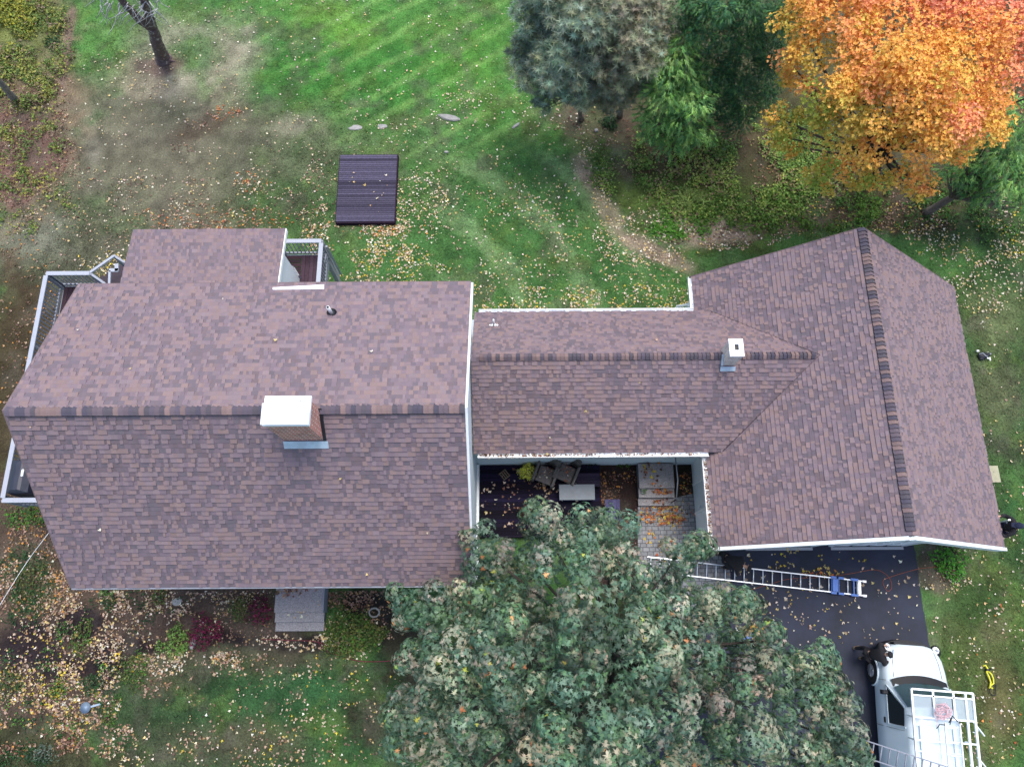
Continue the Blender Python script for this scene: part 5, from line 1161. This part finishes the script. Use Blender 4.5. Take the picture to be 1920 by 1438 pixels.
t, A, B, d, x = ladder('extension_ladder', 'long aluminium ladder with blue fittings lying across the driveway', W(1213, 1057, LZ), W(1618, 1103, LZ), .46, 23, MT['alu'], rail_w=.035, rail_h=.09, feet=True)
for k, (f0, f1) in enumerate(((1.03, .82), (.85, .80), (.38, .34))):
    mb = MB()
    for ff in ((f0-.08,) if k == 2 else (f0, f1)):
        c = B - d*ff; mb.bar(c - x*.27, c + x*.27, .035, .04)
    c = B - d*(f0-.08)
    for s_ in (-1, 1): mb.bar(c + x*s_*.25 - d*.12 + Vector((0, 0, .05)), c + x*s_*.25 + d*.12 + Vector((0, 0, .05)), .07, .06)
    mb.build('clamp', MT['blue'], t)
mb = MB(); c = B - d*.93 + Vector((0, 0, .06)); mb.bar(c - x*.2, c + x*.2, .18, .03); mb.build('stabiliser_plate', MT['blue'], t)
mb = MB(); c = B - d*.12 + Vector((0, 0, .02)); mb.bar(c - x*.2, c + x*.2, .09, .04); mb.build('end_bar', MT['alu'], t)
b = W(1402, 1192, DZ+.05); t = empty('dustpan', tuple(b), 'bright blue scoop lying beside raked leaves on the driveway', 'dustpan', None, R(15))
mb = MB(); mb.box((-.2, -.08, -.04), (.2, .06, -.02)); mb.box((-.2, .06, -.04), (.2, .08, .05)); mb.build('pan', MT['blue'], t, world=False)
mb = MB(); mb.tube([(-.22, .05, 0), (-.3, .35, .05)], .015, 6); mb.build('handle', MT['alu'], t, world=False)

# ------------------------------------------------------------------ van
yaw = R(-4.5)
side = W(1644, 1360, .2)
nose = W(1712, 1209, .1)
cosy, siny = math.cos(yaw), math.sin(yaw)
VX = side[0] + 1.0/math.cos(yaw) + (nose[1]-2.7 - side[1])*(-math.tan(yaw)) * 0
VL = 5.5
fy = nose[1]; 
van_loc = (VX + .08, fy - VL/2*cosy + .25, DZ)
van = empty('van', van_loc, 'white work van with a roof rack parked at the end of the driveway', 'van', None, yaw)
def vb(mb, name, mat, parent=van, bevel=0): return mb.build(name, mat, parent, bevel, world=False)
Y2 = VL/2
# body stations: y, half width low, half width top, belt z, top z, roof crown
def station(y, hw, ht, zt, zb=.9, zlow=.38):
    pts = [(hw*.95, zlow), (hw, zlow+.18), (hw*1.0, zb-.12), (hw*.975, zb)]
    if zt - zb < .5:
        pts += [(hw*.95, zb + (zt-zb)*.45), (ht, zt-.06), (ht*.86, zt-.015), (ht*.4, zt+.02), (0, zt+.03)]
    else:
        pts += [(hw*.95, zb+.12), (ht+.02, zt-.22), (ht-.06, zt-.07), (ht*.5, zt-.0), (0, zt+.02)]
    return [(a_, y, b_) for a_, b_ in pts]
st = [station(Y2-.24, .50, .42, .98, .80, .5), station(Y2-.30, .70, .58, 1.04, .82, .45), station(Y2-.42, .83, .70, 1.09, .86, .42), station(Y2-.66, .93, .80, 1.15, .9), station(Y2-1.0, .985, .86, 1.2, .95), station(Y2-1.32, 1.0, .88, 1.24, 1.0),
      station(Y2-1.34, 1.0, .87, 1.30, 1.0), station(Y2-1.62, 1.0, .84, 1.66, 1.05), station(Y2-1.95, 1.0, .77, 2.0, 1.05), station(Y2-2.3, 1.0, .75, 2.06, 1.05), station(Y2-3.2, 1.0, .75, 2.08, 1.05), station(Y2-4.4, 1.0, .75, 2.08, 1.05), station(-Y2+.08, .98, .74, 2.05, 1.05), station(-Y2, .93, .70, 1.98, 1.05)]
mb = MB(); m_ = len(st[0])
for s_ in (-1, 1):
    vs = [(s_*p[0], p[1], p[2]) for q in st for p in q]; fs = []
    for i in range(len(st)-1):
        for j in range(m_-1):
            f = (i*m_+j, i*m_+j+1, (i+1)*m_+j+1, (i+1)*m_+j); fs.append(f if s_ > 0 else f[::-1])
    mb.add(vs, fs, smooth=True); mb.add([(s_*p[0], p[1], p[2]) for p in st[0]] + [(0, st[0][0][1], st[0][0][2])], [tuple(range(m_+1))]); mb.add([(s_*p[0], p[1], p[2]) for p in st[-1]] + [(0, st[-1][0][1], st[-1][0][2])], [tuple(range(m_+1))])
vb(mb, 'body', MT['van'])
# bumper
def arcbar(mb, y0, hw, z0, z1, depth, n=12, back=.55, bow=.22):
    vs = []
    for k in range(n+1):
        s_ = -1 + 2*k/n; x = s_*hw; yy = y0 - bow*abs(s_)**2.4 - (back*max(0, abs(s_)-.86)/.14)
        for (dy, z) in ((0, z0), (0, z1), (-depth, z1), (-depth, z0)): vs.append((x*(1 if dy == 0 else .93), yy+dy, z))
    mb.add(vs, [(4*k+i, 4*k+(i+1) % 4, 4*k+4+(i+1) % 4, 4*k+4+i) for k in range(n) for i in range(4)] + [(3,2,1,0), tuple(4*n+i for i in range(4))]); return mb
mb = arcbar(MB(), Y2-.10, .96, .36, .68, .26, bow=.3); vb(mb, 'bumper', MT['plastic'])
mb = MB(); mb.box((-.5, Y2-.26, .68), (.5, Y2-.18, .92)); vb(mb, 'grille', MT['plastic'])
for s_ in (-1, 1):
    mb = MB(); mb.ell((s_*.76, Y2-.36, .93), (.13, .15, .10), 14, 8); hl = vb(mb, 'headlight', MT['cap'])
    mb = MB(); mb.ell((s_*.77, Y2-.38, .90), (.17, .2, .12), 14, 8); m9 = mb.build('bezel', MT['black'], hl, world=False)
    mb = MB(); mb.ell((s_*.76, Y2-.34, 1.01), (.06, .05, .05), 10, 6); mb.build('bulb', MT['chrome'], hl, world=False)
# cowl and windscreen
mb = MB(); vs = []; n = 10
for k in range(n+1):
    s_ = -1+2*k/n; x = s_*.84; yb_ = Y2-1.22-.16*abs(s_)**2; vs += [(x, yb_+.12, 1.30-.05*s_*s_), (x, yb_-.09, 1.40-.06*s_*s_)]
mb.add(vs, [(2*k, 2*k+2, 2*k+3, 2*k+1) for k in range(n)], smooth=True); vb(mb, 'cowl', MT['black'])
mb = MB(); vs = []
for k in range(n+1):
    s_ = -1+2*k/n; x0 = s_*.85; x1 = s_*.76; yb_ = Y2-1.30-.16*s_*s_; yt = Y2-1.90-.06*s_*s_; ys_ = np.array([(1-q_)*yb_+q_*yt for q_ in (0, .5, 1)]); zs_ = np.interp(-(ys_-Y2), [1.34, 1.62, 1.95, 2.3], [1.33, 1.69, 2.02, 2.08])-(0, .03, .1, .1)[3]*abs(s_)**3*1.0+.045; vs += [(x0*(1-q_)+x1*q_, ys_[i_], zs_[i_]) for i_, q_ in enumerate((0, .5, 1))]
fs = []
for k in range(n):
    for j in range(2): fs.append((3*k+j, 3*k+3+j, 3*k+4+j, 3*k+1+j))
mb.add(vs, fs, smooth=True); ws = vb(mb, 'windscreen', MT['tealglass'])
mb = MB(); mb.tube([(-.5, Y2-1.38, 1.38), (.1, Y2-1.33, 1.41)], .01, 6); mb.tube([(.1, Y2-1.38, 1.40), (.66, Y2-1.42, 1.37)], .01, 6); mb.build('wiper', MT['black'], ws, world=False)
# side windows, door seams, handles, mirrors
for s_ in (-1, 1):
    def sp(y, z, o=.012): hh = .95+(.78-.95)*((z-1.17)/.69); return (s_*(hh+o), y, z)
    mb = MB(); q = [sp(Y2-1.5, 1.19), sp(Y2-2.5, 1.19), sp(Y2-2.5, 1.80), sp(Y2-2.02, 1.84)]; mb.add(q, [(0,1,2,3) if s_ < 0 else (3,2,1,0)]); win = vb(mb, 'side_window', MT['glass'])
    mb = MB(); q = [sp(Y2-1.44, 1.19, .02), sp(Y2-1.97, 1.86, .02)]; mb.bar(q[0], q[1], .03, .05); mb.bar(sp(Y2-2.53, 1.17, .01), sp(Y2-2.53, 1.84, .01), .03, .03); mb.bar(sp(Y2-1.44, 1.165, .01), sp(Y2-2.53, 1.165, .01), .03, .03); mb.build('window_frame', MT['van'], win, world=False)
    mb = MB()
    for yy in (Y2-1.3, Y2-2.62): mb.bar((s_*1.004, yy, .42), (s_*1.004, yy, .92), .008, .012, up=(1, 0, 0)); mb.bar((s_*.985, yy, .92), (s_*.957, yy, 1.16), .008, .012, up=(1, 0, 0))
    mb.bar((s_*.956, Y2-2.62, 1.16), (s_*.83, Y2-2.62, 1.85), .008, .012, up=(1, 0, 0)); vb(mb, 'door_seam', MT['black'])
    mb = MB(); mb.box((s_*.965, Y2-2.52, .96), (s_*1.0, Y2-2.36, 1.04)); vb(mb, 'door_handle', MT['black'])
    mb = MB(); mb.bar((s_*.93, Y2-1.62, 1.2), (s_*1.02, Y2-1.64, 1.24), .04, .04); mb.box((s_*.99, Y2-1.70, 1.16), (s_*1.17, Y2-1.58, 1.36), bev=.03); vb(mb, 'wing_mirror', MT['plastic'])
    for yy in (Y2-1.08, -Y2+1.0):
        mb = MB(); mb.tube([(s_*.78, yy, .37), (s_*.80, yy, .37), (s_*1.02, yy, .37), (s_*1.035, yy, .37)], [.30, .365, .365, .31], 28); wh = vb(mb, 'wheel', MT['rubber'])
        mb = MB(); mb.tube([(s_*1.03, yy, .37), (s_*1.042, yy, .37)], [.21, .20], 24)
        for k in range(8): a_ = k*math.pi/4; mb.bar((s_*1.045, yy+.05*math.cos(a_), .37+.05*math.sin(a_)), (s_*1.05, yy+.18*math.cos(a_), .37+.18*math.sin(a_)), .03, .02, up=(1, 0, 0))
        mb.build('rim', MT['chrome'], wh, world=False)
        # flared arch lip and dark well
        mb = MB(); pts = [(s_*1.01, yy+.44*math.cos(a_), .37+.44*math.sin(a_)) for a_ in [k*math.pi/12 for k in range(13)]]; mb.tube(pts, .03, 6); vb(mb, 'wheel_arch', MT['van'])
        mb = MB(); vs = [(s_*1.006, yy, .38)] + [(s_*1.006, yy+.42*math.cos(a_), .37+.42*math.sin(a_)) for a_ in [k*math.pi/12 for k in range(13)]]; mb.add(vs, [(0, k, k+1) for k in range(1, 13)]); vb(mb, 'wheel_well', MT['black'])
mb = MB()
for s_ in (-1, 1): mb.tube([(s_*.62, Y2-.40, 1.085), (s_*.70, Y2-.75, 1.165), (s_*.74, Y2-1.18, 1.225)], .008, 4)
mb.tube([(-.3, Y2-.32, 1.045), (.3, Y2-.32, 1.045)], .008, 4)
vb(mb, 'hood_seam', MT['rail'])
# roof ribs
mb = MB()
for yy in (Y2-2.4, Y2-3.1, Y2-3.8, Y2-4.5): mb.bar((-.62, yy, 2.09), (.62, yy, 2.09), .05, .02)
for xx in (-.5, .05, .45): mb.bar((xx, Y2-2.4, 2.10), (xx, -Y2+.3, 2.10), .04, .02)
vb(mb, 'roof_ribs', MT['van'])
# rack
rk = MB(); RZ = 2.42; x0, x1, y0, y1 = -.84, .92, Y2-1.42, -Y2+.1
for xx in (x0, x1, x1-.22): rk.bar((xx, y0, RZ), (xx, y1, RZ), .05, .06)
rk.bar((x0, y0, RZ), (x1, y0, RZ), .05, .07)
rk.bar((x0, y0-.16, RZ-.0), (x1, y0-.16, RZ-.0), .04, .04)
for f in (.35, .68): rk.bar((x0+(x1-x0)*f, y0, RZ), (x0+(x1-x0)*f, y0-.75, RZ), .05, .04)
for yy in (y0-.75, y0-1.35, y0-2.3, y1): rk.bar((x0, yy, RZ-.02), (x1, yy, RZ-.02), .04, .05)
for yy in (y0-.75, y0-1.35, y0-2.3, y1):
    for xx in (x0, x1-.1): rk.bar((xx, yy, RZ), (xx*.98, yy, 2.02), .04, .04)
rk.bar((x0+.06, y0-.05, RZ-.1), (x0+.06, y1, RZ-.1), .03, .03)
rack = vb(rk, 'roof_rack', MT['cap'])
for i in range(3):
    xa = x0 + (x1-x0)*(0, .36, .69)[i] + .03; xb = x0 + (x1-x0)*(.34, .67, 1)[i] - .03
    mb = MB(); mb.box((xa, y0-.74, RZ-.03), (xb, y0-.19, RZ-.022)); mb.build('clear_panel', MT['plexi'], rack, world=False)
# drop-down arms on the far side
for yy in (y0-.85, y0-1.75):
    mb = MB(); mb.bar((x1+.02, yy+.05, RZ-.1), (x1+.62, yy-.33, RZ-.7), .03, .05); mb.bar((x1+.02, yy-.2, RZ-.2), (x1+.30, yy-.27, RZ-.5), .02, .02); mb.bar((x1+.3, yy-.1, RZ-.4), (x1+.3, yy-.28, RZ-.5), .02, .02); mb.build('ladder_arm', MT['cap'], rack, world=False)
def VW(x_, y_, z_): return (van_loc[0]+x_*cosy-y_*siny, van_loc[1]+x_*siny+y_*cosy, van_loc[2]+z_)
ladder('ladder', 'aluminium ladder lying lengthwise on the roof rack of the van', VW(.22, Y2-2.25, RZ+.06), VW(.22, -Y2-.3, RZ+.06), .42, 10, MT['alu'], rail_w=.03, rail_h=.06)
ladder('ladder', 'grey rail ladder lying crosswise from the tree over the van rack', W(1600, 1396, 2.75), W(1815, 1466, 2.75), .42, 14, MT['greyalu'], rail_w=.03, rail_h=.07, rungr=.02)
# rope heap
P = []; c = VW(-.05, Y2-1.95, RZ+.1); u = 0
for k in range(95):
    u += random.uniform(.5, 1.1); rr = .05+.2*abs(math.sin(k*.61)); P.append((c[0]+rr*math.cos(u)+random.uniform(-.05, .05), c[1]+rr*.8*math.sin(u)+random.uniform(-.05, .05)-.06*math.sin(k*.1), c[2]+random.uniform(0, .1)))
P += [(c[0]-.18, c[1]-.2, c[2]), (c[0]-.2, c[1]-.32, c[2]), (c[0]-.24, c[1]-.4, c[2])]
mb = MB(); mb.tube(P, .009, 5); tag(mb.build('rope', MT['pink']), 'tangled pink and white rope heaped on the van roof rack', 'rope')
mb = MB(); mb.tube([(c[0]+.1, c[1]-.3, c[2]+.06), (c[0]+.22, c[1]-.12, c[2]+.08), (c[0]+.36, c[1]-.27, c[2]+.05)], .017, 6); mb.tube([(c[0]+.22, c[1]-.12, c[2]+.08), (c[0]+.12, c[1]-.36, c[2]+.05)], .012, 6); mb.tube([(c[0]-.25, c[1]-.46, c[2]), (c[0]-.15, c[1]-.34, c[2]+.03), (c[0]+.0, c[1]-.36, c[2]+.03)], .014, 6); tag(mb.build('ladder_hook', MT['black']), 'black metal hook lying by the rope on the van rack', 'hook')

# ------------------------------------------------------------------ people
def skin_mesh(name, V, E, Rad, mat, parent, root=0, sub=1):
    me = bpy.data.meshes.new(name); me.from_pydata([tuple(v) for v in V], E, []); o = bpy.data.objects.new(name, me); COL.objects.link(o)
    md = o.modifiers.new('skin', 'SKIN'); md.use_smooth_shade = True
    for i, s_ in enumerate(me.skin_vertices[0].data): r_ = Rad[i]; s_.radius = (r_, r_) if not hasattr(r_, '__len__') else r_; s_.use_root = (i == root)
    sb_ = o.modifiers.new('sub', 'SUBSURF'); sb_.levels = sub; sb_.render_levels = sub
    dg = bpy.context.evaluated_depsgraph_get(); me2 = bpy.data.meshes.new_from_object(o.evaluated_get(dg)); bpy.data.objects.remove(o); me2.name = name
    me2.materials.clear(); return link(name, me2, mat, parent)
def hand(V, E, Rad, wrist, iw, dirv, side_v, up_v, curl=.5):
    """palm plus five bent fingers hung on wrist index iw"""
    d_ = Vector(dirv).normalized(); s_ = Vector(side_v).normalized(); u_ = Vector(up_v).normalized(); w0 = Vector(wrist)
    pc = w0 + d_*.06; V.append(pc); ip = len(V)-1; Rad.append((.030, .020)); E.append((iw, ip))
    for k, (off, ln) in enumerate(((-.03, .075), (-.01, .088), (.011, .082), (.031, .062))):
        b0 = w0 + d_*.095 + s_*off; b1 = b0 + d_*ln*.5 - u_*ln*.15*curl; b2 = b1 + d_*ln*.4 - u_*ln*.45*curl
        i0 = len(V); V += [b0, b1, b2]; Rad += [.010, .009, .007]; E += [(ip, i0), (i0, i0+1), (i0+1, i0+2)]
    b0 = w0 + d_*.04 - s_*.04; b1 = b0 + d_*.035 - s_*.022 - u_*.01; i0 = len(V); V += [b0, b1]; Rad += [.012, .009]; E += [(ip, i0), (i0, i0+1)]
def person(label, J, top, pants, shoe, extra, group=None):
    """J: joints in world coordinates; one continuous body, clothes over it as children"""
    base = (J['footL'] + J['footR'])/2; t = empty('person', (base.x, base.y, min(J['footL'].z, J['footR'].z)-.04), label, 'person', group); off = Vector(t.location)
    q = {k: v - off for k, v in J.items()}
    V = []; Rad = []; E = []; ix = {}
    def add(k, r_): ix[k] = len(V); V.append(q[k]); Rad.append(r_)
    for k, r_ in (('hip', (.10, .07)), ('waist', (.09, .06)), ('chest', (.10, .065)), ('neck', .05), ('chin', .065), ('head', (.085, .10)), ('crown', (.06, .07)),
                  ('shL', .045), ('elL', .035), ('wrL', .028), ('shR', .045), ('elR', .035), ('wrR', .028), ('thL', .065), ('knL', .05), ('anL', .038), ('toeL', .035), ('thR', .065), ('knR', .055), ('anR', .038), ('toeR', .035)): add(k, r_)
    for a_, b_ in (('hip','waist'),('waist','chest'),('chest','neck'),('neck','chin'),('chin','head'),('head','crown'),('chest','shL'),('shL','elL'),('elL','wrL'),('chest','shR'),('shR','elR'),('elR','wrR'),('hip','thL'),('thL','knL'),('knL','anL'),('anL','toeL'),('hip','thR'),('thR','knR'),('knR','anR'),('anR','toeR')): E.append((ix[a_], ix[b_]))
    for s_ in 'LR':
        dv = (q['wr'+s_]-q['el'+s_]).normalized(); sv = dv.cross(Vector((0, 0, 1)));
        if sv.length < .2: sv = Vector((1, 0, 0))
        sv.normalize(); hand(V, E, Rad, q['wr'+s_], ix['wr'+s_], dv, sv, sv.cross(dv), .6)
    skin_mesh('body', V, E, Rad, MT['skin'], t)
    def garment(name, keys, edges, mat, root=0):
        V2 = [q[k] if isinstance(k, str) else k for k, r_ in keys]; return skin_mesh(name, V2, edges, [r_ for k, r_ in keys], mat, t, root)
    wl_ = q['elL'].lerp(q['wrL'], .9); wr_ = q['elR'].lerp(q['wrR'], .9)
    garment('jacket', [('hip', (.16, .125)), ('waist', (.15, .12)), ('chest', (.185, .135)), (q['neck'].lerp(q['chin'], .45), .08), ('shL', .088), ('elL', .064), (wl_, .045), ('shR', .088), ('elR', .064), (wr_, .045)], [(0,1),(1,2),(2,3),(2,4),(4,5),(5,6),(2,7),(7,8),(8,9)], top)
    garment('trousers', [('hip', (.145, .12)), ('thL', .112), ('knL', .077), ('anL', .06), ('thR', .112), ('knR', .077), ('anR', .06)], [(0,1),(1,2),(2,3),(0,4),(4,5),(5,6)], pants)
    for s_ in 'LR':
        f = q['toe'+s_]; a_ = q['an'+s_]; d_ = (f-a_); d_.z = 0; d_.normalize(); hl_ = Vector((a_.x, a_.y, f.z)) - d_*.05
        skin_mesh('shoe', [hl_, Vector((a_.x, a_.y, f.z)), f + d_*.03], [(0,1),(1,2)], [(.045, .045), (.055, .05), (.045, .038)], shoe, t)
    # face: nose, eyes, mouth, ears
    hd = q['head']; fw = (q['chin']-q['neck']).normalized(); fw = q['face']-q['head']; fw.normalize(); upv = (q['crown']-q['chin']).normalized(); rtv = fw.cross(upv).normalized()
    mb = MB(); c_ = hd + fw*.10; mb.add([c_+upv*.03, c_-upv*.02+rtv*.018, c_-upv*.02-rtv*.018, c_+fw*.025-upv*.015], [(0,1,3),(0,3,2),(1,2,3),(0,2,1)])
    for s_ in (-1, 1): mb.ell(tuple(hd + rtv*s_*.09), (.018, .022, .032), 8, 6)
    mb.build('face', MT['skin'], t, world=False)
    mb = MB()
    for s_ in (-1, 1): mb.ell(tuple(hd + fw*.088 + rtv*s_*.034 + upv*.02), (.013, .013, .01), 8, 6)
    mb.bar(tuple(hd + fw*.088 - upv*.05 - rtv*.025), tuple(hd + fw*.088 - upv*.05 + rtv*.025), .012, .01); mb.build('eyes_and_mouth', MT['black'], t, world=False)
    extra(t, q, fw, upv, rtv)
    return t
def pose(o, head_dir, **J):
    """o: world origin between the feet; values (right, forward, up) turned by the heading"""
    a_ = head_dir; c_, s_ = math.cos(a_), math.sin(a_)
    return {k: Vector((o[0] + v[0]*c_ + v[1]*s_, o[1] - v[0]*s_ + v[1]*c_, o[2] + v[2])) for k, v in J.items()}
def cap(col, brim=True, hood=False):
    def f(t, q, fw, upv, rtv):
        c_ = q['head'] + upv*.045; n_ = 12; mb = MB(); vs = []
        for j in range(5):
            al = j*math.pi/8
            for i in range(n_):
                b_ = 2*math.pi*i/n_; vs.append(c_ + (fw*math.cos(b_)*.118 + rtv*math.sin(b_)*.105)*math.cos(al) + upv*.095*math.sin(al))
        fs = [(j*n_+i, j*n_+(i+1) % n_, (j+1)*n_+(i+1) % n_, (j+1)*n_+i) for j in range(4) for i in range(n_)] + [tuple(range(4*n_, 5*n_))]
        mb.add(vs, fs, smooth=True)
        if brim:
            a_ = c_ + fw*.10; v2 = [a_+rtv*.085-fw*.02, a_+rtv*.06+fw*.085-upv*.015, a_-rtv*.06+fw*.085-upv*.015, a_-rtv*.085-fw*.02]; v2 += [p - upv*.012 for p in v2]
            mb.add(v2, [(0,1,2,3), (7,6,5,4), (0,4,5,1), (1,5,6,2), (2,6,7,3), (3,7,4,0)])
        mb.build('cap', col, t, world=False)
    return f
# worker by the van: stooping, working at the front wheel
o = W(1607, 1224, DZ+.04)
J = pose(o, R(82), footL=(-.16, -.05, 0), footR=(.17, .05, 0), anL=(-.16, -.05, .07), anR=(.17, .05, .07), toeL=(-.18, .12, .0), toeR=(.2, .22, .0), knL=(-.17, .06, .46), knR=(.17, .16, .46), thL=(-.1, -.02, .86), thR=(.1, 0, .86),
         hip=(0, -.03, .93), waist=(0, .02, 1.12), chest=(0, .13, 1.34), neck=(0, .20, 1.48), chin=(0, .27, 1.51), head=(0, .29, 1.57), crown=(0, .28, 1.66), face=(0, .41, 1.50), shL=(-.21, .14, 1.41), shR=(.21, .14, 1.41), elL=(-.30, .26, 1.15), elR=(.32, .24, 1.15), wrL=(-.22, .46, 1.04), wrR=(.24, .46, 1.04))
def ex1(t, q, fw, upv, rtv):
    cap(MT['cloth_black'], False)(t, q, fw, upv, rtv)
person('person in black clothes and tan boots stooping by the front of the van', J, MT['cloth_black'], MT['cloth_black'], MT['khaki'], ex1)
# worker bending over the ladder by the gable
o = W(1352, 1052, PZ+.04)
J = pose(o, R(118), footL=(-.17, -.25, 0), footR=(.15, .12, 0), anL=(-.17, -.25, .07), anR=(.15, .12, .07), toeL=(-.18, -.08, 0), toeR=(.16, .28, 0), knL=(-.17, -.02, .42), knR=(.14, .26, .46), thL=(-.1, -.12, .80), thR=(.1, -.05, .80),
         hip=(0, -.12, .86), waist=(0, .02, .98), chest=(0, .28, 1.10), neck=(0, .45, 1.12), chin=(0, .53, 1.10), head=(0, .58, 1.13), crown=(0, .63, 1.18), face=(0, .64, 1.03), shL=(-.2, .32, 1.08), shR=(.2, .32, 1.08), elL=(-.28, .42, .80), elR=(.28, .44, .80), wrL=(-.20, .55, .58), wrR=(.2, .56, .58))
person('person in black hooded clothes bending beside the ladder on the driveway', J, MT['cloth_black'], MT['cloth_black'], MT['khaki'], cap(MT['cloth_black'], False))
# worker with harness at the right eave, on a short ladder
o = W(1836, 996, .35)
foot_z = .35
J = pose((o[0]+.28, o[1], .35), R(-78), footL=(-.12, 0, 0), footR=(.12, 0, 0), anL=(-.12, 0, .07), anR=(.12, 0, .07), toeL=(-.12, .15, 0), toeR=(.12, .15, 0), knL=(-.12, .1, .46), knR=(.12, .1, .46), thL=(-.1, .02, .87), thR=(.1, .02, .87),
         hip=(0, 0, .93), waist=(0, .0, 1.08), chest=(0, .07, 1.30), neck=(0, .04, 1.47), chin=(0, .08, 1.53), head=(.0, .06, 1.60), crown=(.0, .04, 1.68), face=(0, .18, 1.56), shL=(-.2, .06, 1.40), shR=(.2, .06, 1.40), elL=(-.34, .22, 1.22), elR=(.34, .2, 1.2), wrL=(-.24, .44, 1.3), wrR=(.26, .42, 1.28))
def ex3(t, q, fw, upv, rtv):
    cap(MT['cloth_navy'], True)(t, q, fw, upv, rtv)
    mb = MB(); c_ = q['chest']; bk = -fw; bk.z = 0; bk.normalize(); up_ = Vector((0, 0, 1)); r2 = up_.cross(bk).normalized()
    mid = c_ + bk*.15 + up_*.02
    for s_ in (-1, 1):
        mb.tube([q['chest'] + r2*s_*.14 + up_*.10 + bk*.05 - bk*.1, c_ + r2*s_*.12 + up_*.155 + bk*.04, c_ + r2*s_*.08 + up_*.12 + bk*.13, mid, q['waist'] - r2*s_*.13 + bk*.12], .022, 6)
    mb.build('harness', MT['harness'], t, world=False)
    mb = MB(); mb.tube([mid + bk*.03 + r2*.04*math.cos(k*.7) + up_*.04*math.sin(k*.7) for k in range(10)], .01, 6); mb.build('harness_ring', MT['red'], t, world=False)
person('person in black with pale harness straps working at the right eave', J, MT['cloth_black'], MT['cloth_navy'], MT['black'], ex3)
a_ = np.array([J['footL'].x, (J['footL'].y+J['footR'].y)/2, G]);
ladder('step_ladder', 'short white ladder leaning on the right eave under the person with the harness', (a_[0]+.35, a_[1], G), (a_[0]-.12, a_[1], 1.75), .42, 7, MT['alu'], up=(1, 0, .3))

# ------------------------------------------------------------------ things on the right lawn
b = W(1855, 1272, G+.05)
t = empty('safety_harness', tuple(b), 'yellow and black safety harness dropped on the lawn right of the van', 'harness')
mb = MB()
mb.tube([b + np.array(k) for k in ((-.14, .38, 0), (-.06, .40, .03), (-.02, .3, .03), (-.08, .2, .05), (-.04, .05, .06), (0, -.1, .04), (-.06, -.25, .03), (.04, -.28, .02))], .028, 6)
mb.tube([b + np.array(k) for k in ((-.04, .24, .05), (.06, .14, .06), (.1, 0, .04), (.09, -.14, .03), (0, -.18, .04), (-.08, -.28, .02))], .026, 6)
mb.build('straps', MT['yellow'], t)
mb = MB(); mb.tube([b + np.array(k) for k in ((-.06, -.28, .02), (-.08, -.42, .02), (.0, -.5, .02), (.1, -.48, .02), (.12, -.36, .02), (.16, -.2, .02), (.1, -.1, .04))], .018, 6); mb.tube([b + np.array(k) for k in ((-.1, .28, .05), (.0, .26, .06), (.08, .3, .04))], .035, 6); mb.build('lanyard', MT['black'], t)
b = W(1844, 667, G+.05)
t = empty('tool_bag', tuple(b), 'crumpled black and grey tool belt lying on the lawn by the right roof edge', 'tool belt')
mb = MB(); mb.ell(b + [-.03, 0, .03], (.2, .14, .07), 10, 6); mb.ell(b + [.14, .03, .02], (.12, .08, .05), 10, 6); mb.ell(b + [-.1, -.12, .02], (.1, .06, .05), 10, 6); mb.build('bag', MT['plastic'], t)
mb = MB(); mb.tube([b + np.array(k) for k in ((-.2, .04, .07), (-.08, .06, .11), (.0, -.04, .11), (.08, -.07, .1))], .02, 6); mb.tube([b + np.array(k) for k in ((.2, .02, .06), (.26, .06, .04), (.22, .1, .03))], .02, 6); mb.build('strap', MT['rail'], t)
mb = MB(); mb.box(b + [.16, -.2, .03], b + [.2, -.08, .06]); mb.box(b + [.06, -.14, .06], b + [.12, -.1, .09]); mb.box(b + [-.24, .14, .0], b + [-.16, .2, .06]); mb.build('tool', MT['cap'], t)
a_ = W(1860, 873, G+.04); c_ = W(1877, 904, G+.04); mb = MB(); mb.box((a_[0]-.4, c_[1], G+.01), (c_[0], a_[1], G+.045), bev=.004); tag(mb.build('plywood_board', MT['plywood']), 'pale plywood board sticking out under the right eave', 'board')
# fallen branch under the hemlock
mb = MB(); random.seed(5)
for i in range(26):
    u, v = 1835+random.uniform(-10, 40), 350+random.uniform(-6, 10); z = 1.0; pts = [W(u, v, z)]
    for k in range(3): u += random.uniform(-14, 8); v += random.uniform(4, 14); z -= .25; pts.append(W(u, v, max(z, G+.03)))
    mb.tube(pts, [.012, .01, .008, .004], 4, lin(150, 148, 142))
tag(mb.build('dead_branches', MT['bark']), 'spray of bare grey dead branches below the right hemlock', 'branches')
